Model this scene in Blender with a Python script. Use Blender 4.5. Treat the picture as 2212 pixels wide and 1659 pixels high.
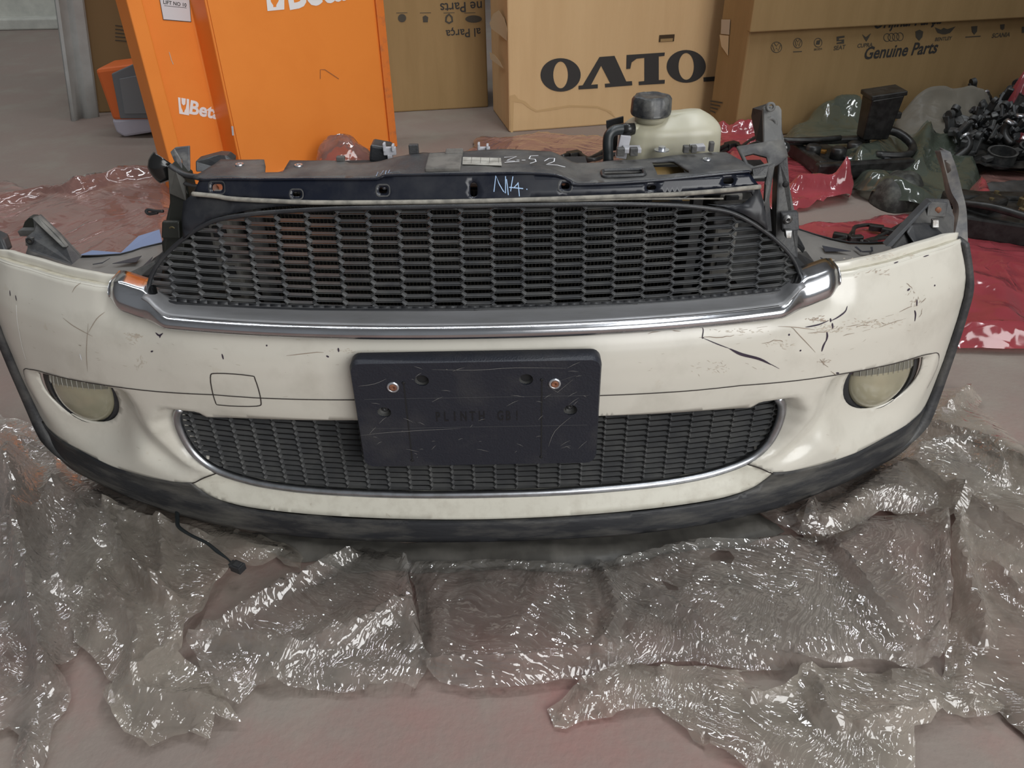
import bpy, bmesh, math, random
import numpy as np
from mathutils import Vector, Matrix
from mathutils.geometry import delaunay_2d_cdt
random.seed(7)
R = math.radians
for o in list(bpy.data.objects): bpy.data.objects.remove(o)
sc = bpy.context.scene
COL = sc.collection
# ------------------------------------------------------------------ camera
F, CX, CY, PITCH, ROLL, CAMH = 1662.0, 1106.0, 829.5, R(34), R(1.0), .84
fwd = np.array([0, math.cos(PITCH), -math.sin(PITCH)])
u0 = np.array([0, math.sin(PITCH), math.cos(PITCH)]); r0 = np.array([1., 0, 0])
cr = math.cos(ROLL)*r0 - math.sin(ROLL)*u0
cu = math.sin(ROLL)*r0 + math.cos(ROLL)*u0
CAM = np.array([0, 0, CAMH])
cam = bpy.data.cameras.new('camera'); camo = bpy.data.objects.new('camera', cam); COL.objects.link(camo)
m = Matrix.Identity(4)
for i in range(3):
    m[i][0] = cr[i]; m[i][1] = cu[i]; m[i][2] = -fwd[i]; m[i][3] = CAM[i]
camo.matrix_world = m
cam.sensor_width = 36; cam.sensor_fit = 'HORIZONTAL'; cam.lens = 36*F/2212
cam.clip_start = .02; cam.clip_end = 100
sc.camera = camo
# ------------------------------------------------------------------ world, daylight, exposure
w = bpy.data.worlds.new('world'); sc.world = w; w.use_nodes = True
nt = w.node_tree; bg = nt.nodes['Background']
tc = nt.nodes.new('ShaderNodeTexCoord'); sx = nt.nodes.new('ShaderNodeSeparateXYZ'); rp = nt.nodes.new('ShaderNodeValToRGB')
nt.links.new(tc.outputs['Generated'], sx.inputs[0]); nt.links.new(sx.outputs['Y'], rp.inputs[0])
rp.color_ramp.elements[0].position = 0.0; rp.color_ramp.elements[0].color = (.60, .63, .66, 1)
rp.color_ramp.elements[1].position = .7; rp.color_ramp.elements[1].color = (.19, .185, .18, 1)
mpv = nt.nodes.new('ShaderNodeMath'); mpv.operation = 'MULTIPLY_ADD'; mpv.inputs[1].default_value = .5; mpv.inputs[2].default_value = .5
nt.links.new(sx.outputs['Y'], mpv.inputs[0]); nt.links.new(mpv.outputs[0], rp.inputs[0])
nt.links.new(rp.outputs[0], bg.inputs[0]); bg.inputs[1].default_value = .36
def area(name, loc, target, sx_, sy_, energy, col):
    l = bpy.data.lights.new(name, 'AREA'); l.shape = 'RECTANGLE'; l.size = sx_; l.size_y = sy_; l.energy = energy; l.color = col
    o = bpy.data.objects.new(name, l); COL.objects.link(o); o.location = loc
    o.rotation_euler = (Vector(target)-Vector(loc)).to_track_quat('-Z', 'Y').to_euler(); return o
area('door_daylight', (3.0, -3.3, 2.9), (-.4, 1.6, .2), 4.2, 3.4, 265, (1, 1, .99))
area('skylight_front', (1.3, 1.0, 4.2), (1.0, 1.0, 0), 2.6, .14, 52, (.93, .97, 1))
area('skylight_middle', (-.9, 2.6, 4.2), (-.9, 2.6, 0), 4.5, .12, 62, (.93, .97, 1))
area('skylight_back', (-1.4, 4.4, 4.2), (-1.4, 4.4, 0), 4.5, .14, 26, (.93, .97, 1))
sc.view_settings.view_transform = 'Standard'; sc.view_settings.look = 'None'
sc.view_settings.gamma = 1; sc.view_settings.exposure = .12; sc.view_settings.use_curve_mapping = False
sc.cycles.max_bounces = 10; sc.cycles.transparent_max_bounces = 24; sc.cycles.diffuse_bounces = 3
sc.cycles.glossy_bounces = 4; sc.cycles.use_denoising = True; sc.cycles.sample_clamp_indirect = 6

# ------------------------------------------------------------------ pixel -> place
def ray(px, py): return fwd + cr*(px-CX)/F - cu*(py-CY)/F
def atz(px, py, z=0.): d = ray(px, py); return CAM + d*((z-CAMH)/d[2])
def aty(px, py, y): d = ray(px, py); return CAM + d*(y/d[1])
def atx(px, py, x): d = ray(px, py); return CAM + d*(x/d[0])
XC = -.045
def on(px, py, yf):                       # where a sight line meets the surface y = yf(x local, z)
    d = ray(px, py); ts = np.linspace(.4, 2.3, 900); P = CAM[None] + d[None]*ts[:, None]
    prev = None
    for p in P:
        v = p[1]-yf(p[0]-XC, p[2])
        if prev is not None and prev < 0 <= v: return p
        prev = v
    return None

# ------------------------------------------------------------------ materials
MATS = {}
def mat(name, col, rough=.5, metal=0., spec=.5, coat=0., col2=None, nscale=20., nlo=.4, nhi=.62, bump=0., bscale=200., det=4., col3=None, n3scale=4., n3lo=.55, n3hi=.7, rough2=None, sss=0., stretch=None):
    if name in MATS: return MATS[name]
    m = bpy.data.materials.new(name); m.use_nodes = True; n = m.node_tree.nodes; l = m.node_tree.links
    b = n['Principled BSDF']; b.inputs['Base Color'].default_value = (*col, 1); b.inputs['Roughness'].default_value = rough
    b.inputs['Metallic'].default_value = metal; b.inputs['Specular IOR Level'].default_value = spec
    b.inputs['Coat Weight'].default_value = coat; b.inputs['Coat Roughness'].default_value = .17
    if sss: b.inputs['Subsurface Weight'].default_value = sss; b.inputs['Subsurface Radius'].default_value = (.02, .018, .012)
    t = n.new('ShaderNodeTexCoord'); src = t.outputs['Object']
    if stretch:
        mp = n.new('ShaderNodeMapping'); mp.inputs['Scale'].default_value = stretch; l.new(src, mp.inputs[0]); src = mp.outputs[0]
    def noise(scale, lo, hi, d=det):
        no = n.new('ShaderNodeTexNoise'); no.inputs['Scale'].default_value = scale; no.inputs['Detail'].default_value = d
        no.inputs['Roughness'].default_value = .62
        l.new(src, no.inputs['Vector']); mr = n.new('ShaderNodeMapRange'); mr.inputs[1].default_value = lo; mr.inputs[2].default_value = hi
        l.new(no.outputs['Fac'], mr.inputs[0]); return mr.outputs[0]
    cur = None
    if col2 is not None:
        f = noise(nscale, nlo, nhi); mx = n.new('ShaderNodeMix'); mx.data_type = 'RGBA'
        mx.inputs[6].default_value = (*col, 1); mx.inputs[7].default_value = (*col2, 1); l.new(f, mx.inputs[0]); cur = mx.outputs[2]
        if rough2 is not None:
            mr = n.new('ShaderNodeMapRange'); mr.inputs[3].default_value = rough; mr.inputs[4].default_value = rough2
            l.new(f, mr.inputs[0]); l.new(mr.outputs[0], b.inputs['Roughness'])
    if col3 is not None:
        f = noise(n3scale, n3lo, n3hi); mx = n.new('ShaderNodeMix'); mx.data_type = 'RGBA'
        if cur is not None: l.new(cur, mx.inputs[6])
        else: mx.inputs[6].default_value = (*col, 1)
        mx.inputs[7].default_value = (*col3, 1); l.new(f, mx.inputs[0]); cur = mx.outputs[2]
    if cur is not None: l.new(cur, b.inputs['Base Color'])
    if bump:
        no = n.new('ShaderNodeTexNoise'); no.inputs['Scale'].default_value = bscale; no.inputs['Detail'].default_value = 5
        l.new(src, no.inputs['Vector']); bu = n.new('ShaderNodeBump'); bu.inputs['Strength'].default_value = bump; bu.inputs['Distance'].default_value = .002
        l.new(no.outputs['Fac'], bu.inputs['Height']); l.new(bu.outputs[0], b.inputs['Normal'])
    MATS[name] = m; return m
def film(name, tint, milk, milkfac, gloss=1.6, rough=.09, fmin=0., bscale=60., bstr=.5, dusty=.12, edge=.30, wr=95.):
    if name in MATS: return MATS[name]
    m = bpy.data.materials.new(name); m.use_nodes = True; n = m.node_tree.nodes; l = m.node_tree.links; n.clear()
    N = lambda t_, **k: n.new(t_)
    out = N('ShaderNodeOutputMaterial'); tr = N('ShaderNodeBsdfTransparent'); tr.inputs[0].default_value = (*tint, 1)
    df = N('ShaderNodeBsdfDiffuse'); df.inputs[0].default_value = (*milk, 1)
    tl = N('ShaderNodeBsdfTranslucent'); tl.inputs[0].default_value = (*milk, 1)
    dm = N('ShaderNodeMixShader'); dm.inputs[0].default_value = .35; l.new(df.outputs[0], dm.inputs[1]); l.new(tl.outputs[0], dm.inputs[2])
    t = N('ShaderNodeTexCoord')
    def mth(op, a, b=None, c=None, clamp=False):
        q = N('ShaderNodeMath'); q.operation = op; q.use_clamp = clamp
        for k, v in enumerate((a, b, c)):
            if v is None: continue
            if isinstance(v, (int, float)): q.inputs[k].default_value = v
            else: l.new(v, q.inputs[k])
        return q.outputs[0]
    def noise(vec, scale, det=3.):
        q = N('ShaderNodeTexNoise'); q.inputs['Scale'].default_value = scale; q.inputs['Detail'].default_value = det; l.new(vec, q.inputs['Vector']); return q
    warp = noise(t.outputs['Object'], 7., 3.); va = N('ShaderNodeVectorMath'); va.operation = 'MULTIPLY_ADD'; va.inputs[1].default_value = (.10, .10, .10)
    l.new(warp.outputs['Color'], va.inputs[0]); l.new(t.outputs['Object'], va.inputs[2])
    def creases(ang, stretch, scale):
        mp = N('ShaderNodeMapping'); mp.inputs['Rotation'].default_value = (0, 0, ang); l.new(va.outputs[0], mp.inputs[0])
        mq = N('ShaderNodeMapping'); mq.inputs['Scale'].default_value = (1, stretch, .6); l.new(mp.outputs[0], mq.inputs[0])
        q = noise(mq.outputs[0], scale, 2.); a = mth('SUBTRACT', q.outputs['Fac'], .5); a = mth('ABSOLUTE', a); a = mth('MULTIPLY', a, 5.); a = mth('SUBTRACT', 1., a, clamp=True)
        return mth('POWER', a, 2.)
    c1 = creases(.5, .16, wr); c2 = creases(2.0, .2, wr*.7)
    sel = noise(t.outputs['Object'], 5., 2.); mr0 = N('ShaderNodeMapRange'); mr0.inputs[1].default_value = .44; mr0.inputs[2].default_value = .56; l.new(sel.outputs['Fac'], mr0.inputs[0])
    inv = mth('SUBTRACT', 1., mr0.outputs[0]); h = mth('ADD', mth('MULTIPLY', c1, mr0.outputs[0]), mth('MULTIPLY', c2, inv))
    vo = N('ShaderNodeTexVoronoi'); vo.inputs['Scale'].default_value = bscale; l.new(va.outputs[0], vo.inputs['Vector']); h = mth('ADD', h, mth('MULTIPLY', vo.outputs['Distance'], .8))
    bu = N('ShaderNodeBump'); bu.inputs['Strength'].default_value = bstr; bu.inputs['Distance'].default_value = .004; l.new(h, bu.inputs['Height'])
    no = noise(t.outputs['Object'], 9, 6.); mr = N('ShaderNodeMapRange'); mr.inputs[1].default_value = .35; mr.inputs[2].default_value = .72
    mr.inputs[3].default_value = milkfac; mr.inputs[4].default_value = milkfac+dusty; l.new(no.outputs['Fac'], mr.inputs[0])
    lw = N('ShaderNodeLayerWeight'); lw.inputs[0].default_value = .35
    ma = mth('MULTIPLY_ADD', mth('POWER', lw.outputs['Facing'], 1.5), edge, mr.outputs[0]); ma = mth('ADD', ma, mth('MULTIPLY', h, .05), clamp=True)
    m1 = N('ShaderNodeMixShader'); l.new(ma, m1.inputs[0]); l.new(tr.outputs[0], m1.inputs[1]); l.new(dm.outputs[0], m1.inputs[2])
    gl = N('ShaderNodeBsdfGlossy'); gl.inputs[0].default_value = (1, 1, 1, 1); gl.inputs['Roughness'].default_value = rough
    fr = N('ShaderNodeFresnel'); fr.inputs[0].default_value = 1.5; g = mth('MULTIPLY_ADD', fr.outputs[0], gloss, fmin, clamp=True)
    for q in (gl, fr): l.new(bu.outputs[0], q.inputs['Normal'])
    m2 = N('ShaderNodeMixShader'); l.new(g, m2.inputs[0]); l.new(m1.outputs[0], m2.inputs[1]); l.new(gl.outputs[0], m2.inputs[2])
    l.new(m2.outputs[0], out.inputs[0]); MATS[name] = m; return m
PAINT = mat('cream_paint', (.61, .585, .515), .30, spec=.5, coat=.35, col2=(.52, .495, .43), nscale=14, nlo=.5, nhi=.75, col3=(.47, .40, .30), n3scale=26, n3lo=.66, n3hi=.85, det=8)
STRIPP = mat('cream_dirty', (.60, .58, .50), .42, col2=(.47, .44, .37), nscale=55, nlo=.45, nhi=.85, col3=(.30, .25, .18), n3scale=110, n3lo=.66, n3hi=.8, det=8)
BLK = mat('black_plastic', (.022, .023, .026), .42, col2=(.055, .055, .055), nscale=25, nlo=.45, nhi=.8, bump=.15, bscale=500)
BLKD = mat('dusty_black_plastic', (.032, .033, .036), .55, col2=(.13, .125, .115), nscale=16, nlo=.42, nhi=.78, bump=.3, bscale=260, det=8)
LIPM = mat('scuffed_lip_plastic', (.020, .021, .024), .5, spec=.35, col3=(.17, .16, .14), n3scale=13, n3lo=.48, n3hi=.82, col2=(.10, .095, .085), nscale=34, nlo=.48, nhi=.85, bump=.35, bscale=160, det=10, stretch=(.35, .35, 1.6))
NAVY = mat('gloss_navy_black', (.006, .008, .016), .24, spec=.35, coat=.12, col2=(.035, .036, .04), nscale=11, nlo=.45, nhi=.85, rough2=.5, det=7)
GRIL = mat('grille_plastic', (.088, .091, .096), .40, col2=(.16, .16, .155), nscale=30, nlo=.4, nhi=.8)
DARK = mat('dark_void_plastic', (.008, .008, .009), .7)
CHROME = mat('chrome', (.60, .61, .64), .14, metal=1., col2=(.34, .34, .35), nscale=24, nlo=.45, nhi=.75, rough2=.34, det=7, stretch=(.3, 1, 1))
SATIN = mat('satin_chrome', (.50, .52, .55), .32, metal=1., col2=(.33, .33, .33), nscale=60, nlo=.45, nhi=.8)
PLATEM = mat('plinth_plastic', (.016, .018, .026), .46, spec=.4, col2=(.04, .04, .043), nscale=14, nlo=.5, nhi=.82, bump=.35, bscale=420, det=8)
RUST = mat('rust', (.25, .10, .05), .8, col2=(.12, .05, .03), nscale=200)
ZINC = mat('zinc', (.6, .62, .66), .3, metal=.9)
STEEL = mat('dark_steel', (.25, .25, .25), .4, metal=.9, col2=(.1, .09, .08), nscale=60)
GREYP = mat('dusty_grey_panel', (.115, .11, .10), .7, col2=(.20, .19, .17), nscale=8, nlo=.35, nhi=.75, det=6)
DUST = mat('dust_line', (.30, .28, .24), .9, col2=(.17, .16, .14), nscale=60)
GREENBLK = mat('olive_black', (.012, .013, .009), .5)
TANK = mat('milky_tank', (.45, .43, .34), .38, sss=.25, col2=(.36, .34, .24), nscale=10, nlo=.4, nhi=.8, det=4)
GREYPL = mat('grey_clip', (.42, .42, .45), .5)
RUBBER = mat('rubber', (.014, .018, .02), .4)
AMBER = mat('amber_duct', (.24, .15, .045), .6, col2=(.16, .10, .03), nscale=20)
SCR = mat('scratch_dark', (.03, .018, .035), .7)
SCRB = mat('scuff_brown', (.28, .22, .17), .8)
SEAM = mat('seam_gap', (.03, .022, .02), .8)
WHITE = mat('white_marker', (.8, .82, .86), .5)
MARKB = mat('blue_marker', (.35, .5, .72), .5)
STICK = mat('sticker', (.45, .44, .40), .5, col2=(.30, .29, .26), nscale=60)
ORANGE = mat('orange_steel', (.84, .255, .040), .45, spec=.4, col2=(.80, .235, .035), nscale=5, nlo=.4, nhi=.7, bump=.1, bscale=300)
CARD = mat('cardboard', (.68, .465, .25), .85, spec=.2, col2=(.63, .42, .22), nscale=3, nlo=.3, nhi=.7, bump=.25, bscale=60, stretch=(6, 6, .6), det=5)
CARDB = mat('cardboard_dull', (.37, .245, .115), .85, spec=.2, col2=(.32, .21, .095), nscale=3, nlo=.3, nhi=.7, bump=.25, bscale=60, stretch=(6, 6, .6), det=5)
STAIN = mat('damp_stain', (.56, .37, .185), .85, spec=.2)
TORN = mat('torn_card', (.62, .48, .30), .9)
INK = mat('black_ink', (.035, .032, .03), .7)
TANSTICK = mat('pale_sticker', (.5, .42, .33), .6)
FLOORM = mat('concrete_floor', (.235, .192, .168), .62, spec=.25, col2=(.29, .155, .138), nscale=2.6, nlo=.42, nhi=.64, det=9, col3=(.26, .235, .20), n3scale=4.2, n3lo=.48, n3hi=.72, bump=.5, bscale=110)
def floor_zone():                          # the pink overspray lies on the floor around the bumper, not at the back
    n = FLOORM.node_tree.nodes; l = FLOORM.node_tree.links; m1 = [x for x in n if x.type == 'MIX'][0]
    src = m1.inputs[0].links[0].from_socket; t_ = [x for x in n if x.type == 'TEX_COORD'][0]; s_ = n.new('ShaderNodeSeparateXYZ'); l.new(t_.outputs['Object'], s_.inputs[0])
    r_ = n.new('ShaderNodeMapRange'); r_.inputs[1].default_value = .6; r_.inputs[2].default_value = 1.5; r_.inputs[3].default_value = 1; r_.inputs[4].default_value = .12
    l.new(s_.outputs['Y'], r_.inputs[0]); q = n.new('ShaderNodeMath'); q.operation = 'MULTIPLY'; l.new(src, q.inputs[0]); l.new(r_.outputs[0], q.inputs[1]); l.new(q.outputs[0], m1.inputs[0])
floor_zone()
WALLM = mat('white_wall', (.50, .50, .45), .8, col2=(.36, .36, .33), nscale=9, nlo=.4, nhi=.75, det=7)
CLEAR = film('clear_film', (.975, .965, .95), (.74, .69, .62), .05, gloss=2.3, rough=.05, dusty=.09, edge=.20, bstr=.38)
CLEARD = film('dusty_film', (.94, .925, .90), (.68, .62, .53), .12, gloss=1.9, rough=.065, dusty=.18, edge=.24, bstr=.38)
PINK = film('pink_film', (.95, .72, .68), (.62, .34, .30), .17, gloss=1.5, rough=.10, dusty=.15, bscale=22, wr=22.)
REDF = film('red_film', (.85, .22, .25), (.60, .105, .13), .50, gloss=1.5, rough=.12, dusty=.12, bscale=16, wr=18.)
GREENF = film('green_film', (.60, .64, .58), (.15, .18, .14), .35, gloss=1.3, rough=.12, dusty=.2, bscale=16, wr=18.)
PALEF = film('pale_film', (.7, .68, .62), (.27, .25, .21), .55, gloss=.3, rough=.4, dusty=.2, bscale=30, wr=25.)
BLUEM = mat('blue_sheet', (.20, .26, .42), .6)
PANB = mat('panel_black', (.016, .017, .021), .34, spec=.4, col2=(.06, .06, .06), nscale=12, nlo=.5, nhi=.85, rough2=.6, det=8)
LENS = mat('foggy_lens', (.36, .33, .23), .12, coat=.9, col2=(.22, .21, .15), nscale=9, nlo=.4, nhi=.75)
LENSD = mat('lens_reflector_dark', (.16, .155, .125), .10, coat=.6)
LENSL = mat('lens_rib', (.55, .55, .5), .25)

# ------------------------------------------------------------------ object helpers
def tag(o, label, cat, group=None, kind=None):
    o['label'] = label; o['category'] = cat
    if group: o['group'] = group
    if kind: o['kind'] = kind
    return o
def thing(name, label, cat, loc, group=None):
    o = bpy.data.objects.new(name, None); COL.objects.link(o); o.location = loc; o.empty_display_size = .05
    return tag(o, label, cat, group)
def worg(p):
    v = Vector((0, 0, 0))
    while p is not None: v += p.location; p = p.parent
    return v
def link(name, verts, faces, m, parent=None, smooth=True, bev=0, solid=0, recentre=True, auto=None):
    V = np.array([tuple(v) for v in verts], dtype=float)
    o_loc = Vector((0, 0, 0))
    if parent is not None: V = V - np.array(worg(parent))
    elif recentre:
        o_loc = Vector(((V[:, 0].min()+V[:, 0].max())/2, (V[:, 1].min()+V[:, 1].max())/2, V[:, 2].min())); V = V-np.array(o_loc)
    me = bpy.data.meshes.new(name); me.from_pydata(V.tolist(), [], [tuple(int(i) for i in f) for f in faces]); me.update()
    ms = m if isinstance(m, (list, tuple)) else [m]
    for q in ms: me.materials.append(q)
    me.polygons.foreach_set('use_smooth', [smooth]*len(me.polygons))
    o = bpy.data.objects.new(name, me); COL.objects.link(o); o.location = o_loc
    if parent is not None: o.parent = parent
    if bev:
        b = o.modifiers.new('bevel', 'BEVEL'); b.width = bev; b.segments = 2; b.limit_method = 'ANGLE'; b.angle_limit = R(35); b.harden_normals = False
    if solid:
        s = o.modifiers.new('solid', 'SOLIDIFY'); s.thickness = abs(solid); s.offset = -1 if solid > 0 else 1
    if auto is not None and smooth:
        me.set_sharp_from_angle(angle=R(auto))
    return o
class MB:
    def __init__(s): s.v = []; s.f = []
    def add(s, v, f):
        n = len(s.v); s.v += [tuple(p) for p in v]; s.f += [tuple(i+n for i in q) for q in f]; return s
    def box(s, c, d, rz=0, rx=0, ry=0):
        M = Matrix.Rotation(rz, 3, 'Z') @ Matrix.Rotation(ry, 3, 'Y') @ Matrix.Rotation(rx, 3, 'X')
        v = [Vector(c) + M @ Vector((x*d[0]/2, y*d[1]/2, z*d[2]/2)) for x in (-1, 1) for y in (-1, 1) for z in (-1, 1)]
        return s.add(v, [(0, 1, 3, 2), (4, 6, 7, 5), (0, 4, 5, 1), (2, 3, 7, 6), (0, 2, 6, 4), (1, 5, 7, 3)])
    def hull8(s, a, b):                    # two quads (lists of 4 points) joined to a solid
        return s.add(list(a)+list(b), [(3, 2, 1, 0), (4, 5, 6, 7)]+[(i, (i+1) % 4, 4+(i+1) % 4, 4+i) for i in range(4)])
    def slab(s, pts, nrm, t):              # polygon of 3D points thickened along nrm
        n = len(pts); N = Vector(nrm)*t; P = [Vector(p) for p in pts]
        return s.add(P+[p+N for p in P], [tuple(range(n))[::-1], tuple(range(n, 2*n))]+[(i, (i+1) % n, n+(i+1) % n, n+i) for i in range(n)])
    def tube(s, pts, r, seg=10, sub=6, flat=1.):
        P = [Vector(p) for p in pts]; rs = r if isinstance(r, (list, tuple)) else [r]*len(P)
        if len(P) > 2 and sub > 1:
            Q = []; q = []
            for i in range(len(P)-1):
                a = P[max(i-1, 0)]; b = P[i]; c = P[i+1]; d = P[min(i+2, len(P)-1)]
                for k in range(sub):
                    t = k/sub
                    Q.append(.5*((2*b)+(c-a)*t+(2*a-5*b+4*c-d)*t*t+(-a+3*b-3*c+d)*t**3)); q.append(rs[i]*(1-t)+rs[i+1]*t)
            Q.append(P[-1]); q.append(rs[-1]); P, rs = Q, q
        up = Vector((.13, .21, .97)); v = []; f = []; n = len(P)
        for i, p in enumerate(P):
            T = (P[min(i+1, n-1)]-P[max(i-1, 0)]).normalized()
            a = T.cross(up)
            if a.length < .05: a = T.cross(Vector((1, 0, 0)))
            a.normalize(); b = a.cross(T).normalized(); up = b
            for k in range(seg):
                t = 2*math.pi*k/seg; v.append(p+a*math.cos(t)*rs[i]+b*math.sin(t)*rs[i]*flat)
        for i in range(n-1):
            for k in range(seg): f.append((i*seg+k, i*seg+(k+1) % seg, (i+1)*seg+(k+1) % seg, (i+1)*seg+k))
        f.append(tuple(range(seg))[::-1]); f.append(tuple(range((n-1)*seg, n*seg)))
        return s.add(v, f)
    def lathe(s, c, prof, axis=(0, 0, 1), seg=28, cap=True, sx=1., sy=1., rfun=None):
        ax = Vector(axis).normalized(); a = ax.cross(Vector((0, 1, 0)) if abs(ax.y) < .9 else Vector((1, 0, 0))).normalized(); b = ax.cross(a)
        v = []; f = []
        for r, h in prof:
            for k in range(seg):
                t = 2*math.pi*k/seg; rr = r*(rfun(t, h) if rfun else 1)
                v.append(Vector(c)+ax*h+a*math.cos(t)*rr*sx+b*math.sin(t)*rr*sy)
        for i in range(len(prof)-1):
            for k in range(seg): f.append((i*seg+k, i*seg+(k+1) % seg, (i+1)*seg+(k+1) % seg, (i+1)*seg+k))
        if cap: f.append(tuple(range(seg))[::-1]); f.append(tuple(range((len(prof)-1)*seg, len(prof)*seg)))
        return s.add(v, f)
    def build(s, name, m, parent=None, **k): return link(name, s.v, s.f, m, parent, **k)

def pip(P, poly):
    x = P[:, 0]; y = P[:, 1]; ins = np.zeros(len(P), bool); n = len(poly)
    for i in range(n):
        x1, y1 = poly[i]; x2, y2 = poly[(i+1) % n]
        c = ((y1 > y) != (y2 > y))
        with np.errstate(divide='ignore', invalid='ignore'):
            xi = (x2-x1)*(y-y1)/((y2-y1) if y2 != y1 else 1e-12)+x1
        ins ^= c & (x < xi)
    return ins
def resample(poly, step, closed=True):
    out = []; n = len(poly)
    for i in range(n if closed else n-1):
        a = np.array(poly[i], float); b = np.array(poly[(i+1) % n], float); k = max(1, int(np.linalg.norm(b-a)/step+.5))
        out += [tuple(a+(b-a)*j/k) for j in range(k)]
    if not closed: out.append(tuple(poly[-1]))
    return out
def smoothline(pts, sub=5, closed=False):
    P = [np.array(p, float) for p in pts]; n = len(P); out = []
    for i in range(n if closed else n-1):
        g = (lambda j: P[j % n]) if closed else (lambda j: P[min(max(j, 0), n-1)])
        a, b, c, d = g(i-1), g(i), g(i+1), g(i+2)
        for k in range(sub):
            t = k/sub; out.append(tuple(.5*((2*b)+(c-a)*t+(2*a-5*b+4*c-d)*t*t+(-a+3*b-3*c+d)*t**3)))
    if not closed: out.append(tuple(P[-1]))
    return out
def tri2d(outline, holes, step, jitter=0., extra=()):
    outline = resample(outline, step); holes = [resample(h, step) for h in holes]
    V = []; E = []
    for lp in [outline]+holes:
        n = len(V); k = len(lp); V += lp; E += [(n+i, n+(i+1) % k) for i in range(k)]
    for ln in extra:
        lp = resample(ln, step, False); n = len(V); V += lp; E += [(n+i, n+i+1) for i in range(len(lp)-1)]
    P = np.array(outline); lo = P.min(0); hi = P.max(0)
    gx = np.arange(lo[0]+step/2, hi[0], step); gy = np.arange(lo[1]+step/2, hi[1], step*.866)
    G = np.array([(x+(step/2 if j % 2 else 0), y) for j, y in enumerate(gy) for x in gx]) if len(gx) and len(gy) else np.zeros((0, 2))
    if len(G):
        if jitter: G = G+np.random.RandomState(3).uniform(-jitter, jitter, G.shape)*step
        k = pip(G, outline)
        for h in holes: k &= ~pip(G, h)
        G = G[k]
        B = np.array(V); keep = np.ones(len(G), bool)
        for i in range(0, len(G), 4000):
            d = ((G[i:i+4000, None, :]-B[None])**2).sum(2).min(1); keep[i:i+4000] = d > (step*.5)**2
        G = G[keep]
    allv = [Vector(v) for v in V]+[Vector(g) for g in G]
    v, e, f, *_ = delaunay_2d_cdt(allv, E, [], 0, 1e-7)
    v = np.array([tuple(p) for p in v]); f = np.array([t for t in f if len(t) == 3])
    c = v[f].mean(1); k = pip(c, outline)
    for h in holes: k &= ~pip(c, h)
    return v, f[k]
def patch(name, outline, holes, step, fn, m, parent=None, jitter=0., extra=(), **k):
    v, f = tri2d(outline, holes, step, jitter, extra)
    a = v[f]; area2 = (a[:, 1, 0]-a[:, 0, 0])*(a[:, 2, 1]-a[:, 0, 1])-(a[:, 1, 1]-a[:, 0, 1])*(a[:, 2, 0]-a[:, 0, 0])
    f = np.where((area2 < 0)[:, None], f[:, ::-1], f)
    return link(name, fn(v[:, 0], v[:, 1]), f, m, parent, **k)
def strip2d(pts, width, closed=False, taper=False):
    P = [np.array(p, float) for p in pts]; n = len(P); V = []; Fc = []
    for i in range(n):
        a = P[(i-1) % n] if (closed or i) else P[i]; b = P[(i+1) % n] if (closed or i < n-1) else P[i]
        t = b-a; t = t/(np.linalg.norm(t)+1e-12); nn = np.array([-t[1], t[0]])
        w_ = width/2*((math.sin(math.pi*min(max(i/(n-1), .04), .96))**.6) if taper else 1)
        V += [P[i]+nn*w_, P[i]-nn*w_]
    for i in range(n if closed else n-1):
        j = (i+1) % n; Fc.append((2*i, 2*i+1, 2*j+1, 2*j))
    return V, Fc
def strokes(name, lines, width, fn, m, parent, closed=False, taper=False, thick=0):
    V = []; Fc = []
    for ln in lines:
        v, f = strip2d(ln, width, closed, taper); k = len(V); V += v; Fc += [tuple(i+k for i in q) for q in f]
    A = np.array(V); return link(name, fn(A[:, 0], A[:, 1]), Fc, m, parent, smooth=False, solid=thick)
def glyphs(text, size, shear=0., bold=0., sp=1.):
    c = bpy.data.curves.new('t', 'FONT'); c.body = text; c.size = size; c.shear = shear; c.offset = bold; c.align_x = 'CENTER'; c.align_y = 'CENTER'
    c.space_character = sp; c.resolution_u = 3
    o = bpy.data.objects.new('t', c); COL.objects.link(o)
    dg = bpy.context.evaluated_depsgraph_get(); me = bpy.data.meshes.new_from_object(o.evaluated_get(dg))
    V = np.array([(v.co.x, v.co.y) for v in me.vertices]); Fc = [tuple(p.vertices) for p in me.polygons]
    bpy.data.objects.remove(o); bpy.data.curves.remove(c); bpy.data.meshes.remove(me)
    return V, Fc
def lettering(name, items, fn, m, parent):           # items: (text, u, v, size, flip, shear, bold)
    V = np.zeros((0, 2)); Fc = []
    for t, u, v, size, flip, shear, bold in items:
        g, f = glyphs(t, size, shear, bold)
        if flip: g = -g
        g = g+[u, v]; k = len(V); V = np.vstack([V, g]); Fc += [tuple(i+k for i in q) for q in f]
    return link(name, fn(V[:, 0], V[:, 1]), Fc, m, parent, smooth=False)
def ell(cx, cy, rx, ry, n=28, rot=0):
    return [(cx+rx*math.cos(t)*math.cos(rot)-ry*math.sin(t)*math.sin(rot), cy+rx*math.cos(t)*math.sin(rot)+ry*math.sin(t)*math.cos(rot)) for t in [2*math.pi*i/n for i in range(n)]]
def rrect(cx, cy, w_, h_, r, n=5):
    o = []
    for sx_, sy_, a0 in ((1, 1, 0), (-1, 1, 90), (-1, -1, 180), (1, -1, 270)):
        for k in range(n+1):
            t = R(a0+90*k/n); o.append((cx+sx_*(w_/2-r)+r*math.cos(t), cy+sy_*(h_/2-r)+r*math.sin(t)))
    return o
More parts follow.
